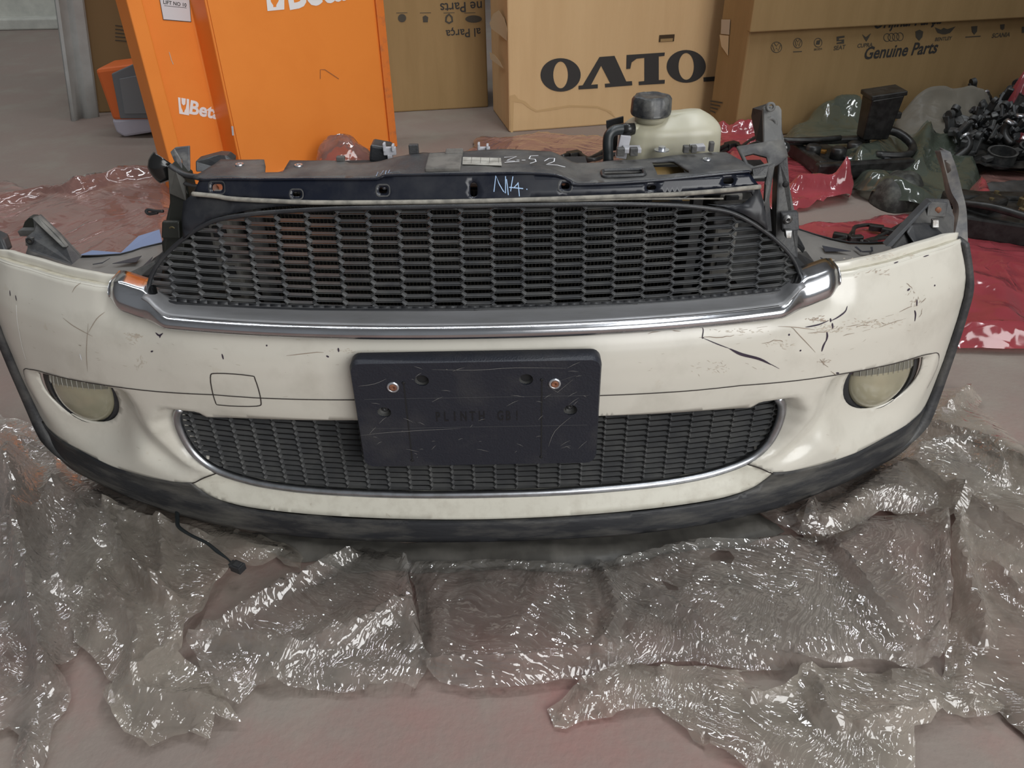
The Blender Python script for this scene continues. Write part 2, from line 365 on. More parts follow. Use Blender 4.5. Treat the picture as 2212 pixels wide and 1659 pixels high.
# numpy noise
def _h(i, j, s):
    n = (i.astype(np.int64)*374761393+j.astype(np.int64)*668265263+s*1442695041) & 0x7fffffff
    n = ((n ^ (n >> 13))*1274126177) & 0x7fffffff
    return ((n ^ (n >> 16)) & 0xffff)/65535.
def vnoise(x, y, s=0):
    i = np.floor(x); j = np.floor(y); fx = x-i; fy = y-j; fx = fx*fx*(3-2*fx); fy = fy*fy*(3-2*fy)
    return (_h(i, j, s)*(1-fx)+_h(i+1, j, s)*fx)*(1-fy)+(_h(i, j+1, s)*(1-fx)+_h(i+1, j+1, s)*fx)*fy
def facet(x, y, s=0):                      # random heights on a skewed triangle lattice, joined by flat facets
    k = (x+y)*.366; u = x+k; v = y+k; i = np.floor(u); j = np.floor(v); a = u-i; b = v-j
    h00 = _h(i, j, s); h11 = _h(i+1, j+1, s); h10 = _h(i+1, j, s); h01 = _h(i, j+1, s)
    return np.where(a > b, h00+(h10-h00)*a+(h11-h10)*b, h00+(h01-h00)*b+(h11-h01)*a)
def crumple(x, y, s, big=.10, ang=0., an=1.):
    c, d = math.cos(ang), math.sin(ang); X = x*c+y*d; Y = (-x*d+y*c)*an
    wx = X+.05*(vnoise(x/.07, y/.07, s+5)-.5); wy = Y+.05*(vnoise(x/.07, y/.07, s+6)-.5)
    h = .55*facet(wx/big, wy/big, s)+.30*facet(wy/big*2.3+3, wx/big*2.3, s+1)+.13*facet(wx/big*5.1, wy/big*5.1+9, s+2)+.05*facet(wx/big*11, wy/big*11, s+3)
    return h
def seg_dist(x, y, line):
    d = np.full(x.shape, 9.)
    for (x1, y1), (x2, y2) in zip(line[:-1], line[1:]):
        L = (x2-x1)**2+(y2-y1)**2+1e-12; t = np.clip(((x-x1)*(x2-x1)+(y-y1)*(y2-y1))/L, 0, 1)
        d = np.minimum(d, np.hypot(x-x1-t*(x2-x1), y-y1-t*(y2-y1)))
    return d
def ss(x): x = np.clip(x, 0, 1); return x*x*(3-2*x)

# ================================================================== the place: floor and wall
FX = [(-6, -5), (6, -5), (6, 9), (-6, 9)]
o = link('floor', [(x, y, 0) for x, y in FX]+[(x, y, -.1) for x, y in FX], [(0, 1, 2, 3), (7, 6, 5, 4), (0, 4, 5, 1), (1, 5, 6, 2), (2, 6, 7, 3), (3, 7, 4, 0)], FLOORM, smooth=False, recentre=False); o['kind'] = 'structure'
WY = atz(80, 62)[1]
mb = MB(); mb.box((-3.2, WY+.3, 1.5), (3.2+1.55, .5, 3.0)); o = mb.build('wall_back', WALLM, None, smooth=False); o['kind'] = 'structure'
p = atz(80, 62); q = aty(80, 40, WY-.06)
mb = MB(); mb.box((-3.2, WY+.02, q[2]/2), (3.2+1.5, .14, q[2])); o = mb.build('baseboard_back', WALLM, None, smooth=False, bev=.01); o['kind'] = 'structure'
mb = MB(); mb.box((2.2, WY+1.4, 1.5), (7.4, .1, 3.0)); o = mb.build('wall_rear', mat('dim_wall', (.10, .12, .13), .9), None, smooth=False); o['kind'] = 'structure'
mb = MB(); mb.box((2.95, .45, 1.5), (2.5, .25, 3.0)); o = mb.build('door_light_blocker', WALLM, None, smooth=False); o['kind'] = 'structure'  # added slab out of view, keeps door light off the right background

# ================================================================== bumper skin surface
PA = np.array([0, .1, .2, .3, .4, .5, .57, .62, .66, .69, .707, .718, .724, .727])
PY = np.array([0, .002, .009, .022, .043, .076, .108, .137, .162, .187, .205, .226, .26, .31])
def spline1(t, y, T):
    n = len(t); h = np.diff(t); A = np.zeros((n, n)); b = np.zeros(n); A[0, 0] = A[-1, -1] = 1
    for i in range(1, n-1):
        A[i, i-1] = h[i-1]; A[i, i] = 2*(h[i-1]+h[i]); A[i, i+1] = h[i]; b[i] = 3*((y[i+1]-y[i])/h[i]-(y[i]-y[i-1])/h[i-1])
    c = np.linalg.solve(A, b); k = np.clip(np.searchsorted(t, T)-1, 0, n-2); d = (c[1:]-c[:-1])/(3*h)
    bb = (y[1:]-y[:-1])/h-h*(2*c[:-1]+c[1:])/3; x = T-t[k]
    return y[k]+bb[k]*x+c[:-1][k]*x*x+d[k]*x**3
fa = np.concatenate([-PA[:0:-1], PA]); fy = np.concatenate([PY[:0:-1], PY])
ct = np.concatenate([[0], np.cumsum(np.hypot(np.diff(fa), np.diff(fy)))]); T = np.linspace(0, ct[-1], 4001)
sa = spline1(ct, fa, T); sy = spline1(ct, fy, T)
arc = np.concatenate([[0], np.cumsum(np.hypot(np.diff(sa), np.diff(sy)))]); arc -= arc[-1]/2
SMAX = arc[-1]
aS = lambda s: np.interp(s, arc, sa)
yS = lambda s: np.interp(s, arc, sy)
sA = lambda a: float(np.interp(a, sa, arc))
def plan(a): return np.interp(np.abs(a), sa[2000:], sy[2000:])
Y0 = .79
def zseam(a):
    return np.interp(np.abs(a), [0, .155, .275, .34, .42, .49, .55, .60, .64, .67, .70], [.284, .284, .280, .279, .272, .266, .259, .251, .2455, .236, .20])
def aH1(z): return np.interp(z, [.11, .118, .126, .15, .165, .19, .215, .228, .24], [.20, .25, .335, .392, .406, .417, .418, .408, .40])
def skin_d(s, z):
    a = np.abs(aS(s))
    zc = [.02, .035, .045, .055, .068, .079, .095, .117, .14, .24, .252, .262, .30, .325, .342, .358, .375, .387, .41]
    dc = [.0, .001, .003, .004, .003, .001, -.007, -.018, -.014, -.004, -.001, 0, .002, .001, -.002, -.008, -.018, -.027, -.045]
    zs = [.02, .045, .11, .20, .27, .31, .34, .36, .375, .39, .41]
    ds = [-.012, -.004, .0, .002, .001, -.001, -.006, -.013, -.020, -.027, -.036]
    dC = np.interp(z, zc, dc); dS = np.interp(z, zs, ds)*(1-.15*ss((a-.60)/.09)*ss((z-.30)/.02)); w_ = ss((a-.34)/.10); w2 = ss((a-.22)/.36); w_ = w_+(w2-w_)*ss((.11-z)/.03); d = dC*(1-w_)+dS*w_
    for _ in range(1): pass
    flare = .030*(1-ss((a-aH1(z))/.036))*ss((a-.36)/.04)*ss((.246-z)/.012)*ss((z-.098)/.02)
    # rounded recess around the chrome ends
    rc = .010*(1-ss((a-.455)/.05))*ss((z-.352)/.03)*ss((a-.30)/.1)
    return d-flare-rc
def pod(s, z):
    a = np.abs(aS(s)); r = np.hypot((a-.584)/.064, (z-.215)/.056)
    w_ = 1-ss((r-1.0)/1.05); mask = ss((zseam(a)-.002-z)/.007)
    yt = .930+.30*(a-.584); base = Y0+yS(s)
    dy = np.maximum(yt-base, -.004)*w_*mask
    scoop = .016*np.exp(-((a-(.50-.9*(.20-z)))/.030)**2)*ss((.225-z)/.04)*ss((z-.115)/.03)*(1-w_)
    return dy+scoop
def skin(s, z, off=0.):
    s = np.asarray(s, float); z = np.asarray(z, float)
    x = aS(s); y = yS(s); tx = np.gradient(sa, arc); ty = np.gradient(sy, arc)
    nx = np.interp(s, arc, ty); ny = -np.interp(s, arc, tx); L = np.hypot(nx, ny); nx /= L; ny /= L
    d = skin_d(s, z)+off
    return np.stack([XC+x+nx*d, Y0+y+ny*d+pod(s, z), z+0*s], 1)
def skinoff(off): return lambda s, z: skin(s, z, off)
_ga = np.linspace(-SMAX, SMAX, 1201)
def on_skin(px, py):                        # pixel -> (s, z) on the bumper surface
    d = ray(px, py)
    t = np.linspace(.6, 1.9, 1600); P = CAM[None]+d[None]*t[:, None]
    sv = np.interp(P[:, 0]-XC, sa, arc); Q = skin(sv, np.clip(P[:, 2], .0, .41))
    v = P[:, 1]-Q[:, 1]; k = np.where((v[:-1] < 0) & (v[1:] >= 0))[0]
    if len(k) == 0: return None
    k = k[0]; f = v[k]/(v[k]-v[k+1]); p = P[k]+(P[k+1]-P[k])*f
    x = p[0]-XC; s = sA(x)
    for _ in range(6):
        q = skin(np.array([s]), np.array([p[2]]))[0]; s += (p[0]-q[0])*.8
    return (s, float(p[2]))
def mir(pts): return pts+[(-a, z) for a, z in pts[::-1]]
def S_(pts): return [(sA(a) if abs(a) < .727 else math.copysign(SMAX, a), z) for a, z in pts]
ROOT = thing('car_bumper', 'cream white car front bumper assembly with black honeycomb grilles standing on clear film', 'car bumper', (XC, .9, 0))
# ---- painted cover
half = [(0, .390), (.20, .388), (.35, .384), (.42, .382), (.452, .388), (.462, .399), (.51, .401), (.57, .3995), (.62, .399), (.66, .3985), (.685, .3975), (.694, .3965),
        (.704, .33), (.7075, .28), (.708, .22), (.708, .17), (.706, .135), (.700, .119), (.69, .112), (.654, .109), (.604, .105), (.555, .102), (.492, .104), (.45, .107), (.418, .111)]
# small step back to the grille opening along the corner seam
halfS = S_(half)
low = S_([(.378, .1315)])
H0 = S_([(.393, .143), (.409, .165), (.418, .187), (.418, .213), (.410, .228), (.40, .2335), (.30, .243), (.16, .2505), (0, .2525)])
right = [q for q in halfS]+low+H0
out = right+[(-s, z) for s, z in right[::-1][1:-1]]
fogh = [(a, z) for a, z in ell(.584, .215, .064, .056, 40)]
fogh = [(a, min(z, float(zseam(a))-.004)) for a, z in fogh]
fh = S_(fogh)
seamline = [(sA(a), float(zseam(a))+.0) for a in np.linspace(.50, .655, 24)]
mseam = [(-s, z) for s, z in seamline]
patch('bumper_cover', out, [fh, [(-s, z) for s, z in fh]], .0065, skin, PAINT, ROOT, solid=.003, extra=[seamline, mseam, [(s, z-.0055) for s, z in seamline], [(-s, z-.0055) for s, z in seamline]])
COVER = [c for c in ROOT.children if c.name == 'bumper_cover'][0]
# lower painted valance
lv = S_([(.378, .1312), (.4175, .1128)]+smoothline([(.4175, .1128), (.408, .101), (.391, .0905), (.356, .084), (.311, .0818), (.20, .0808), (0, .0795)], 4)[1:])
up = S_([(0, .117), (.12, .117), (.232, .1175), (.30, .120), (.338, .1235), (.368, .129)])
vh = [lv[0]]+lv[1:]; vv = vh+[(-s, z) for s, z in vh[::-1][1:]]
uu = [(-s, z) for s, z in up[::-1]][:-1]+up
patch('lower_valance', vv+uu, [], .0065, skin, STRIPP, ROOT, solid=.003)
# black lower lip and wheel arch trim
lipU = [(0, .0805)]+smoothline([(.20, .0818), (.311, .0828), (.356, .085), (.391, .0915), (.408, .102), (.4175, .1135)], 4)+[(.45, .1085), (.492, .105), (.555, .103), (.604, .106), (.654, .110), (.69, .113), (.700, .119), (.706, .136)]
lipL = smoothline([(0, .043), (.10, .043), (.30, .0425), (.397, .043), (.463, .045), (.505, .048), (.571, .050), (.647, .049), (.68, .050), (.7, .055)], 3)
def arch_fn(s, z):
    P = skin(s, z, .002); a = np.abs(aS(s)); return P
lp = S_(lipU[:-1])+S_([(.700, .113), (.706, .09), (.704, .06)])+S_(lipL[::-1])
lp = lp+[(-s, z) for s, z in lp[::-1]][1:-1]
patch('lower_lip', lp, [], .0065, lambda s, z: skin(s, z, .002+.004*ss((.10-z)/.03)), LIPM, ROOT, solid=.006)
# underside of the lip, standing on the floor
mb = MB(); n = 40
sv = np.linspace(-sA(.66), sA(.66), n)
a1 = skin(sv, np.full(n, .050), -.004); 
for i in range(n-1):
    A_, B_ = a1[i], a1[i+1]
    mb.add([(A_[0], A_[1], .049), (B_[0], B_[1], .049), (B_[0], B_[1]+.05, .03), (A_[0], A_[1]+.05, .03)], [(0, 1, 2, 3)])
mb.build('undertray_flange', DARK, ROOT, solid=.003)
mb = MB()
for i in range(n-1):
    A_, B_ = a1[i], a1[i+1]; mb.add([(A_[0], A_[1]+.045, .0), (B_[0], B_[1]+.045, .0), (B_[0], B_[1]+.05, .12), (A_[0], A_[1]+.05, .12)], [(0, 1, 2, 3)])
mb.build('under_lip_blocker', DARK, ROOT, solid=.003)  # added dark panel, blocks orange light coming through under the lip
for a in (-.42, -.14, .14, .42): MB().box((XC+a, .93+plan(a), .018), (.10, .16, .036)).build('support_foot', DARK, ROOT, smooth=False)
# arch trim: swept profile outside the cover end, rising into a free strap
def sweep(path, prof_fn, name, m, parent, **k):
    P = [Vector(p) for p in smoothline(path, 6)]; n = len(P); V = []; Fc = []; kk = None
    for i, p in enumerate(P):
        T_ = (P[min(i+1, n-1)]-P[max(i-1, 0)]).normalized(); pr = prof_fn(i/(n-1), T_); kk = len(pr)
        V += [p+q for q in pr]
    for i in range(n-1):
        for j in range(kk): Fc.append((i*kk+j, i*kk+(j+1) % kk, (i+1)*kk+(j+1) % kk, (i+1)*kk+j))
    Fc += [tuple(range(kk))[::-1], tuple(range((n-1)*kk, n*kk))]
    return link(name, V, Fc, m, parent, **k)
for sd in (1, -1):
    edge = [(.706, .135), (.708, .17), (.708, .22), (.7072, .28), (.704, .33), (.6935, .393)]
    path = []
    for a, z in [(.640, .060), (.672, .066), (.692, .082), (.701, .108)]+edge:
        q = skin(np.array([sA(a)]), np.array([z]), .004)[0]; path.append((XC+sd*(q[0]-XC), q[1]+.002, q[2]))
    def pr(t, T_, sd=sd):
        w_ = (.021+.004*t)*(.25+.75*min(t*3.5, 1)); o_ = Vector((sd*1, -.35, 0)).normalized()*(.15+.85*min(t*4, 1))*(1-.35*t); b = Vector((0, 1, 0))
        return [o_*(.012+.008*(1-t)**2)+b*(.0), o_*.011+b*(w_-.002), o_*(-.006)+b*(w_-.002), o_*(-.004)+b*(-.004)]
    sweep(path, pr, 'wheel_arch_trim', BLKD, ROOT)
# rim along the headlamp openings: groove and raised bead
for sd in (1, -1):
    pts = [(.464, .399), (.51, .401), (.57, .3995), (.62, .399), (.66, .3985), (.685, .3975), (.694, .3965)]
    pts = [(.452, .380), (.455, .388), (.459, .395)]+pts
    sv = np.linspace(sA(.4535), sA(.6935), 60); av = aS(sv); zz = np.interp(av, [p[0] for p in pts], [p[1] for p in pts])
    base = skin(sv, zz); tx = np.gradient(base[:, 0]); ty = np.gradient(base[:, 1]); L = np.hypot(tx, ty); inx, iny = -ty/L, tx/L
    prof = [(-.001, -.002), (.002, .0012), (.0085, -.0004), (.0100, -.0008), (.0110, .0066), (.0125, .0086), (.0170, .0090), (.0205, .0072), (.0222, .002), (.0222, -.012)]
    V = []; Fc = []; n = len(sv); k = len(prof)
    for i in range(n):
        tp = 1-.55*ss((i-(n-7))/6.)  # narrows towards the wheel arch
        for (u_, v_) in prof: V.append((XC+sd*(base[i, 0]+inx[i]*u_*tp-XC), base[i, 1]+iny[i]*u_*tp, base[i, 2]+v_*(.4+.6*min(1, i/3+.0))))
    for i in range(n-1):
        for j in range(k-1):
            q = (i*k+j, (i+1)*k+j, (i+1)*k+j+1, i*k+j+1); Fc.append(q if sd > 0 else q[::-1])
    rim_o = link('headlamp_rim', V, Fc, [PAINT, mat('rim_groove_shade', (.42, .38, .29), .6, col2=(.55, .52, .43), nscale=40)], COVER, solid=.002, auto=40)
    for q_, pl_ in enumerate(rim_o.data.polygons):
        if q_ % (k-1) in (1, 2): pl_.material_index = 1  # groove shading painted on the ledge faces as a darker tan
# seam lines, tow cover outline, splits
def traced(name, lines, width, m, parent=COVER, off=.0006, closed=False, taper=False, sub=4):
    L = []
    for ln in lines:
        q = [on_skin(*p) for p in smoothline(ln, sub, closed)]; q = [p for p in q if p]
        if len(q) > 1: L.append(q)
    for l_ in L: strokes(name, [l_], width, skinoff(off), m, parent, closed, taper)
sl = [(sA(a), float(zseam(a))+.001) for a in np.linspace(-.655, .655, 130)]
strokes('seam_line', [sl], .0015, skinoff(.0008), SEAM, COVER)
for sd in (1, -1):
    tail = smoothline(S_([(.655, .2418), (.668, .237), (.678, .228), (.683, .214), (.682, .19), (.676, .17)]), 5)
    strokes('seam_line', [[(sd*s, z) for s, z in tail]], .0012, skinoff(.0008), SEAM, COVER)
    strokes('seam_line', [[(sd*s, z) for s, z in smoothline(S_([(.377, .132), (.398, .122), (.412, .114), (.419, .1115)]), 4)]], .0018, skinoff(.001), SEAM, COVER)
traced('tow_eye_cover', [[(470, 806), (540, 811), (552, 820), (564, 865), (554, 877), (480, 875), (465, 866), (455, 815)]], .0015, SEAM, closed=True)
# fog lamps: bezel tube, lens dome, reflector, ribs
for sd in (1, -1):
    yaw = sd*R(14)
    c = Vector((XC+sd*.587, .930, .214)); ax = Vector((math.sin(yaw), -math.cos(yaw), .10)).normalized()
    fl = MB().lathe(c-ax*.06, [(.030, 0), (.055, .02), (.064, .040), (.0715, .046), (.0715, .050), (.058, .0545), (.0568, .05)], ax, 40, sx=1., sy=.93).build('fog_lamp', BLK, ROOT, smooth=True, auto=30)
    if sd < 0: fl['label'] = 'fog lamp with cloudy yellowed lens at the left end'
    else: fl['label'] = 'fog lamp with cloudy yellowed lens at the right end'
    MB().lathe(c-ax*.012, [(.0565, 0), (.0550, .005), (.048, .0105), (.036, .0155), (.018, .0185), (.002, .0195)], ax, 40, sx=1, sy=.93).build('lens', LENS, fl)
    a_ = ax.cross(Vector((0, 0, 1))).normalized(); b_ = a_.cross(ax)
    if b_.z < 0: b_ = -b_
    mb = MB()
    def dome(u, v): r = min(math.hypot(u, v/.93)/.0565, 1); hh_ = float(np.interp(r, [0, .035, .32, .64, .85, .973, 1], [.0195, .0195, .0185, .0155, .0105, .005, 0])); return c-ax*.012+a_*u+b_*v+ax*(hh_+.0007)
    for k in range(-5, 6):
        u = k*.0085; ln = [dome(u, .008+(.044-.008)*t-.10*abs(u)*t) for t in (0, .5, 1)]; mb.tube([p_+ax*.0006 for p_ in ln], .0004, 4, 2)
    mb.build('lens_rib', LENSL, fl)
    mb = MB(); rows = []
    for q in range(7):
        f_ = q/6; rows.append([dome(-.050+.01*i, (.011+.038*f_)*(1-.25*(abs(-.050+.01*i)/.05)**2)) for i in range(11)])
    for q in range(6):
        for i in range(10): mb.add([rows[q][i], rows[q][i+1], rows[q+1][i+1], rows[q+1][i]], [(0, 1, 2, 3)])
    mb.build('lens_band', LENSD, fl)
# ---- chrome strip under the grille
def chrome_pt(a, v):                        # v 0..1 around the section
    e = ss((abs(a)-.374)/.038); pl = plan(a)
    # middle: low bead then long shelf; ends: tall face then short top
    mid = [(.797, .371), (.785, .375), (.7825, .381), (.785, .387), (.792, .3895), (.797, .3895), (.799, .3885), (.800, .386)]
    end = [(.803, .373), (.796, .379), (.7965, .390), (.801, .401), (.809, .4105), (.812, .412), (.840, .4135), (.848, .403)]
    k = v*7; i = min(int(k), 6); t = k-i
    A_ = [mid[i][q]*(1-t)+mid[i+1][q]*t for q in (0, 1)]; B_ = [end[i][q]*(1-t)+end[i+1][q]*t for q in (0, 1)]
    y = A_[0]*(1-e)+B_[0]*e; z = A_[1]*(1-e)+B_[1]*e
    r = ss((abs(a)-.435)/.027); z += .009*ss((abs(a)-.40)/.05)*(1-v*.2); y += .014*r*r; z += (.402-z)*.5*r*r
    return (XC+a*(1-.0*r), y+pl*.985, z)
av = np.concatenate([np.linspace(-.462, -.35, 34), np.linspace(-.345, .345, 90), np.linspace(.35, .462, 34)]); nv = 15
V = [chrome_pt(a, j/nv) for a in av for j in range(nv+1)]; k = nv+1
Fc = [(i*k+j, (i+1)*k+j, (i+1)*k+j+1, i*k+j+1) for i in range(len(av)-1) for j in range(nv)]+[tuple(range(k))[::-1], tuple(range((len(av)-1)*k, len(av)*k))]
link('chrome_trim', V, Fc, CHROME, ROOT)
# dull shelf between the bright bead and the grille
sh = [(.7915, .3893), (.800, .3900), (.812, .3908), (.822, .3922), (.829, .3945)]
av = np.linspace(-.405, .405, 100); V = []; Fc = []
for a in av:
    r = ss((abs(a)-.375)/.03)
    for y, z in sh: V.append((XC+a, y+plan(a)*.985+.006*r, z+.020*r*(1-max(0, (y-.80))*14)))
for i in range(len(av)-1):
    for j in range(4): Fc.append((i*5+j, (i+1)*5+j, (i+1)*5+j+1, i*5+j+1))
link('trim_shelf', V, Fc, mat('dull_chrome', (.27, .27, .28), .42, metal=.45, col2=(.19, .19, .19), nscale=22, nlo=.4, nhi=.7, rough2=.5, det=7, stretch=(.3, 1, 1)), ROOT, solid=.002)
# ---- upper grille
def gy(a, z): return .83+.9*plan(a)+.25*(np.asarray(z)-.40)
def gsurf(off=0.):
    return lambda a, z: np.stack([XC+np.asarray(a)+0*z, gy(a, z)+off, np.asarray(z)+0.*a], 1)
GO = [(0, .3925), (.20, .3915), (.35, .3915), (.385, .3925), (.401, .396), (.4075, .405), (.4045, .416), (.396, .430), (.383, .4445), (.366, .459), (.35, .4705), (.335, .480), (.318, .489), (.3, .4955), (.265, .502), (.23, .506), (.16, .5105), (.08, .512), (0, .5125)]
GO = GO+[(-a, z) for a, z in GO[::-1][1:-1]]
def clip(poly, region):                     # Sutherland-Hodgman, region convex ccw
    out = list(poly); n = len(region)
    for i in range(n):
        ax_, ay_ = region[i]; bx_, by_ = region[(i+1) % n]; inp = out; out = []
        if not inp: return []
        f_ = lambda p: (bx_-ax_)*(p[1]-ay_)-(by_-ay_)*(p[0]-ax_)
        for j in range(len(inp)):
            p, q = inp[j-1], inp[j]; fp, fq = f_(p), f_(q)
            if fq >= 0:
                if fp < 0: t = fp/(fp-fq); out.append((p[0]+(q[0]-p[0])*t, p[1]+(q[1]-p[1])*t))
                out.append(q)
            elif fp >= 0: t = fp/(fp-fq); out.append((p[0]+(q[0]-p[0])*t, p[1]+(q[1]-p[1])*t))
    return out
def inset(poly, d):
    n = len(poly); P = [np.array(p) for p in poly]; res = list(poly)
    for i in range(n):
        a, b = P[i], P[(i+1) % n]; t = b-a; L = np.linalg.norm(t)
        if L < 1e-6: continue
        nn = np.array([-t[1], t[0]])/L*d; a2 = a+nn; b2 = b+nn
        out = []; f_ = lambda p: (b2[0]-a2[0])*(p[1]-a2[1])-(b2[1]-a2[1])*(p[0]-a2[0])
        for j in range(len(res)):
            p, q = res[j-1], res[j]; fp, fq = f_(p), f_(q)
            if fq >= 0:
                if fp < 0: tt = fp/(fp-fq); out.append((p[0]+(q[0]-p[0])*tt, p[1]+(q[1]-p[1])*tt))
                out.append(q)
            elif fp >= 0: tt = fp/(fp-fq); out.append((p[0]+(q[0]-p[0])*tt, p[1]+(q[1]-p[1])*tt))
        res = out
        if not res: return []
    return res
def honeycomb(name, region, dx, dz, hf, rib, depth, taper, surf, m, parent, x0=0., z0=0., droop=0.):
    xs = [p[0] for p in region]; zs = [p[1] for p in region]; V = []; Fc = []
    for i in range(int((min(xs)-x0)/dx)-2, int((max(xs)-x0)/dx)+3):
        for j in range(int((min(zs)-z0)/dz)-2, int((max(zs)-z0)/dz)+3):
            cx = x0+i*dx; cz = z0+j*dz+(dz/2 if i % 2 else 0); tp = dx-hf
            hx = [(cx-hf, cz-dz/2), (cx+hf, cz-dz/2), (cx+tp, cz), (cx+hf, cz+dz/2), (cx-hf, cz+dz/2), (cx-tp, cz)]
            c = clip(hx, region)
            if len(c) < 3: continue
            ar = sum(c[k-1][0]*c[k][1]-c[k][0]*c[k-1][1] for k in range(len(c)))/2
            if ar < dx*dz*.06: continue
            a_ = inset(c, rib*.45); b_ = inset(c, rib)
            e_ = inset(c, rib*taper)
            if len(b_) < 3 or len(a_) < 3:
                n = len(V); P = surf(np.array([q[0] for q in c]), np.array([q[1] for q in c])); V += P.tolist(); Fc.append(tuple(n+k for k in range(len(c)))); continue
            if len(e_) < 3 or len(e_) != len(b_): e_ = b_
            def ringpts(poly, off):
                P = surf(np.array([q[0] for q in poly]), np.array([q[1] for q in poly])); P[:, 1] += off; P[:, 2] -= droop*off; return P.tolist()
            # polar resample so the rings have matching vertices
            cc = (sum(p[0] for p in b_)/len(b_), sum(p[1] for p in b_)/len(b_))
            rings = []
            angs = sorted(math.atan2((p[1]-cc[1])/dz, (p[0]-cc[0])/dx) for p in b_)
            def hitp(poly, t):
                d = (math.cos(t)*dx, math.sin(t)*dz); best = None
                for q in range(len(poly)):
                    p1, p2 = poly[q-1], poly[q]; ex, ez = p2[0]-p1[0], p2[1]-p1[1]; den = d[0]*ez-d[1]*ex
                    if abs(den) < 1e-12: continue
                    tt = ((p1[0]-cc[0])*ez-(p1[1]-cc[1])*ex)/den; uu_ = ((p1[0]-cc[0])*d[1]-(p1[1]-cc[1])*d[0])/den
                    if tt > 0 and -1e-6 <= uu_ <= 1+1e-6 and (best is None or tt > best): best = tt
                return (cc[0]+d[0]*best, cc[1]+d[1]*best) if best else cc
            rr = [[hitp(pl_, t) for t in angs] for pl_ in (c, a_, b_, e_)]
            P = [ringpts(rr[0], .0015), ringpts(rr[1], 0), ringpts(rr[2], .0012), ringpts(rr[3], depth)]
            kN = len(angs); n = len(V)
            for r_ in P: V += r_
            for r_ in range(3):
                for q in range(kN): Fc.append((n+r_*kN+q, n+r_*kN+(q+1) % kN, n+(r_+1)*kN+(q+1) % kN, n+(r_+1)*kN+q))
    return link(name, V, Fc, m, parent, smooth=False)
UG = honeycomb('upper_grille', GO, .0364, .0097, .0155, .0011, .0066, 1.3, gsurf(), GRIL, ROOT, x0=.006, z0=.3925)
def ringtube(name, pts, r, m, parent, flat=1.): 
    mb = MB(); mb.tube(pts+[pts[0], pts[1]], r, 8, 3, flat); return mb.build(name, m, parent)
g = gsurf(-.002); gp = inset(GO, -.001) or GO
P = g(np.array([p[0] for p in GO]), np.array([p[1] for p in GO])).tolist()
ringtube('grille_frame', P, .0026, BLK, UG)
# flat black band along the bottom of the grille
mb = MB(); av = np.linspace(-.40, .40, 60)
for a0, a1_ in zip(av[:-1], av[1:]):
    q = lambda a, y, z: (XC+a, y+.9*plan(a), z)
    mb.add([q(a0, .8295, .3965), q(a1_, .8295, .3965), q(a1_, .826, .3895), q(a0, .826, .3895)], [(0, 3, 2, 1)])
mb.build('grille_frame', BLK, UG, solid=.004)
# radiator core behind, with fins, and end tanks
rad = MB().box((XC, .985, .400), (.62, .030, .19)).build('radiator', DARK, ROOT, smooth=False)
mb = MB()
for i in range(20): mb.box((XC, .968, .33+i*.0085), (.60, .004, .0022))
mb.build('radiator_core', mat('fin_metal', (.010, .009, .007), .6), rad, smooth=False)
mb = MB()
for i in range(120): mb.box((XC-.30+i*.005, .9665, .405), (.0009, .005, .175))
mb.build('radiator_fins', mat('fin_metal2', (.028, .024, .017), .6), rad, smooth=False)
for sd in (-1, 1):
    tk = MB(); tk.box((XC+sd*.325, .955, .40), (.030, .05, .19)); tk = tk.build('side_duct', GREYP, ROOT, smooth=False, bev=.004)
    mb = MB()
    for i in range(6): mb.box((XC+sd*.325, .928, .345+i*.028), (.016, .006, .015))
    mb.build('duct_slot', DARK, tk, smooth=False)
    MB().box((XC+sd*.285, .950, .40), (.012, .03, .18)).build('duct_rail', BLKD, tk, smooth=False)
MB().box((XC, 1.02, .20), (1.0, .05, .26)).build('inner_shroud', DARK, ROOT, smooth=False)
for sd in (-1, 1):
    mb = MB(); mb.slab([(XC+sd*.335, .935, .35), (XC+sd*.335, .935, .515), (XC+sd*.350, .945, .50), (XC+sd*.43, .985, .42), (XC+sd*.45, 1.0, .35)], (0, 1, 0), .004); mb.slab([(XC+sd*.34, .90, .385), (XC+sd*.46, .90, .385), (XC+sd*.47, 1.02, .375), (XC+sd*.34, .98, .375)], (0, 0, -1), .004)
    mb.build('side_baffle', mat('baffle', (.022, .022, .022), .6, col2=(.06, .06, .058), nscale=20), ROOT, smooth=False)
# ---- lower grille with satin surround
def lgs(off=0.):
    return lambda a, z: np.stack([XC+np.asarray(a)+0*z, Y0+.022+plan(a)*1.0+off+0*z, np.asarray(z)+0.*a], 1)
LG = [(0, .1125), (.12, .1125), (.232, .1135), (.30, .117), (.338, .1225), (.37, .131), (.39, .142), (.404, .158), (.412, .177), (.416, .20), (.414, .222), (.404, .238), (.38, .246), (.20, .256), (0, .257)]
LGf = LG+[(-a, z) for a, z in LG[::-1][1:-1]]
LGR = honeycomb('lower_grille', LGf, .0298, .0093, .0134, .0010, .0066, 1.25, lgs(), mat('lower_grille_plastic', (.085, .087, .090), .5, col2=(.14, .14, .135), nscale=25, nlo=.4, nhi=.8), ROOT, x0=.004, z0=.1155)
patch('grille_backing', inset(LGf, .003), [], .02, lgs(.0165), DARK, LGR, solid=-.004)
sur = [(a, z) for a, z in LG[:12]]; sur = [(-a, z) for a, z in sur[::-1]]+sur[1:]
P = lgs(-.006)(np.array([p[0] for p in sur]), np.array([p[1]-.001 for p in sur])).tolist()
MB().tube(P, .0060, 10, 3).build('grille_surround', SATIN, ROOT)
P = lgs(.0)(np.array([p[0] for p in sur])*1.008, np.array([p[1]-.0065 for p in sur])).tolist()
MB().tube(P, .0045, 8, 3).build('grille_gasket', BLK, ROOT)

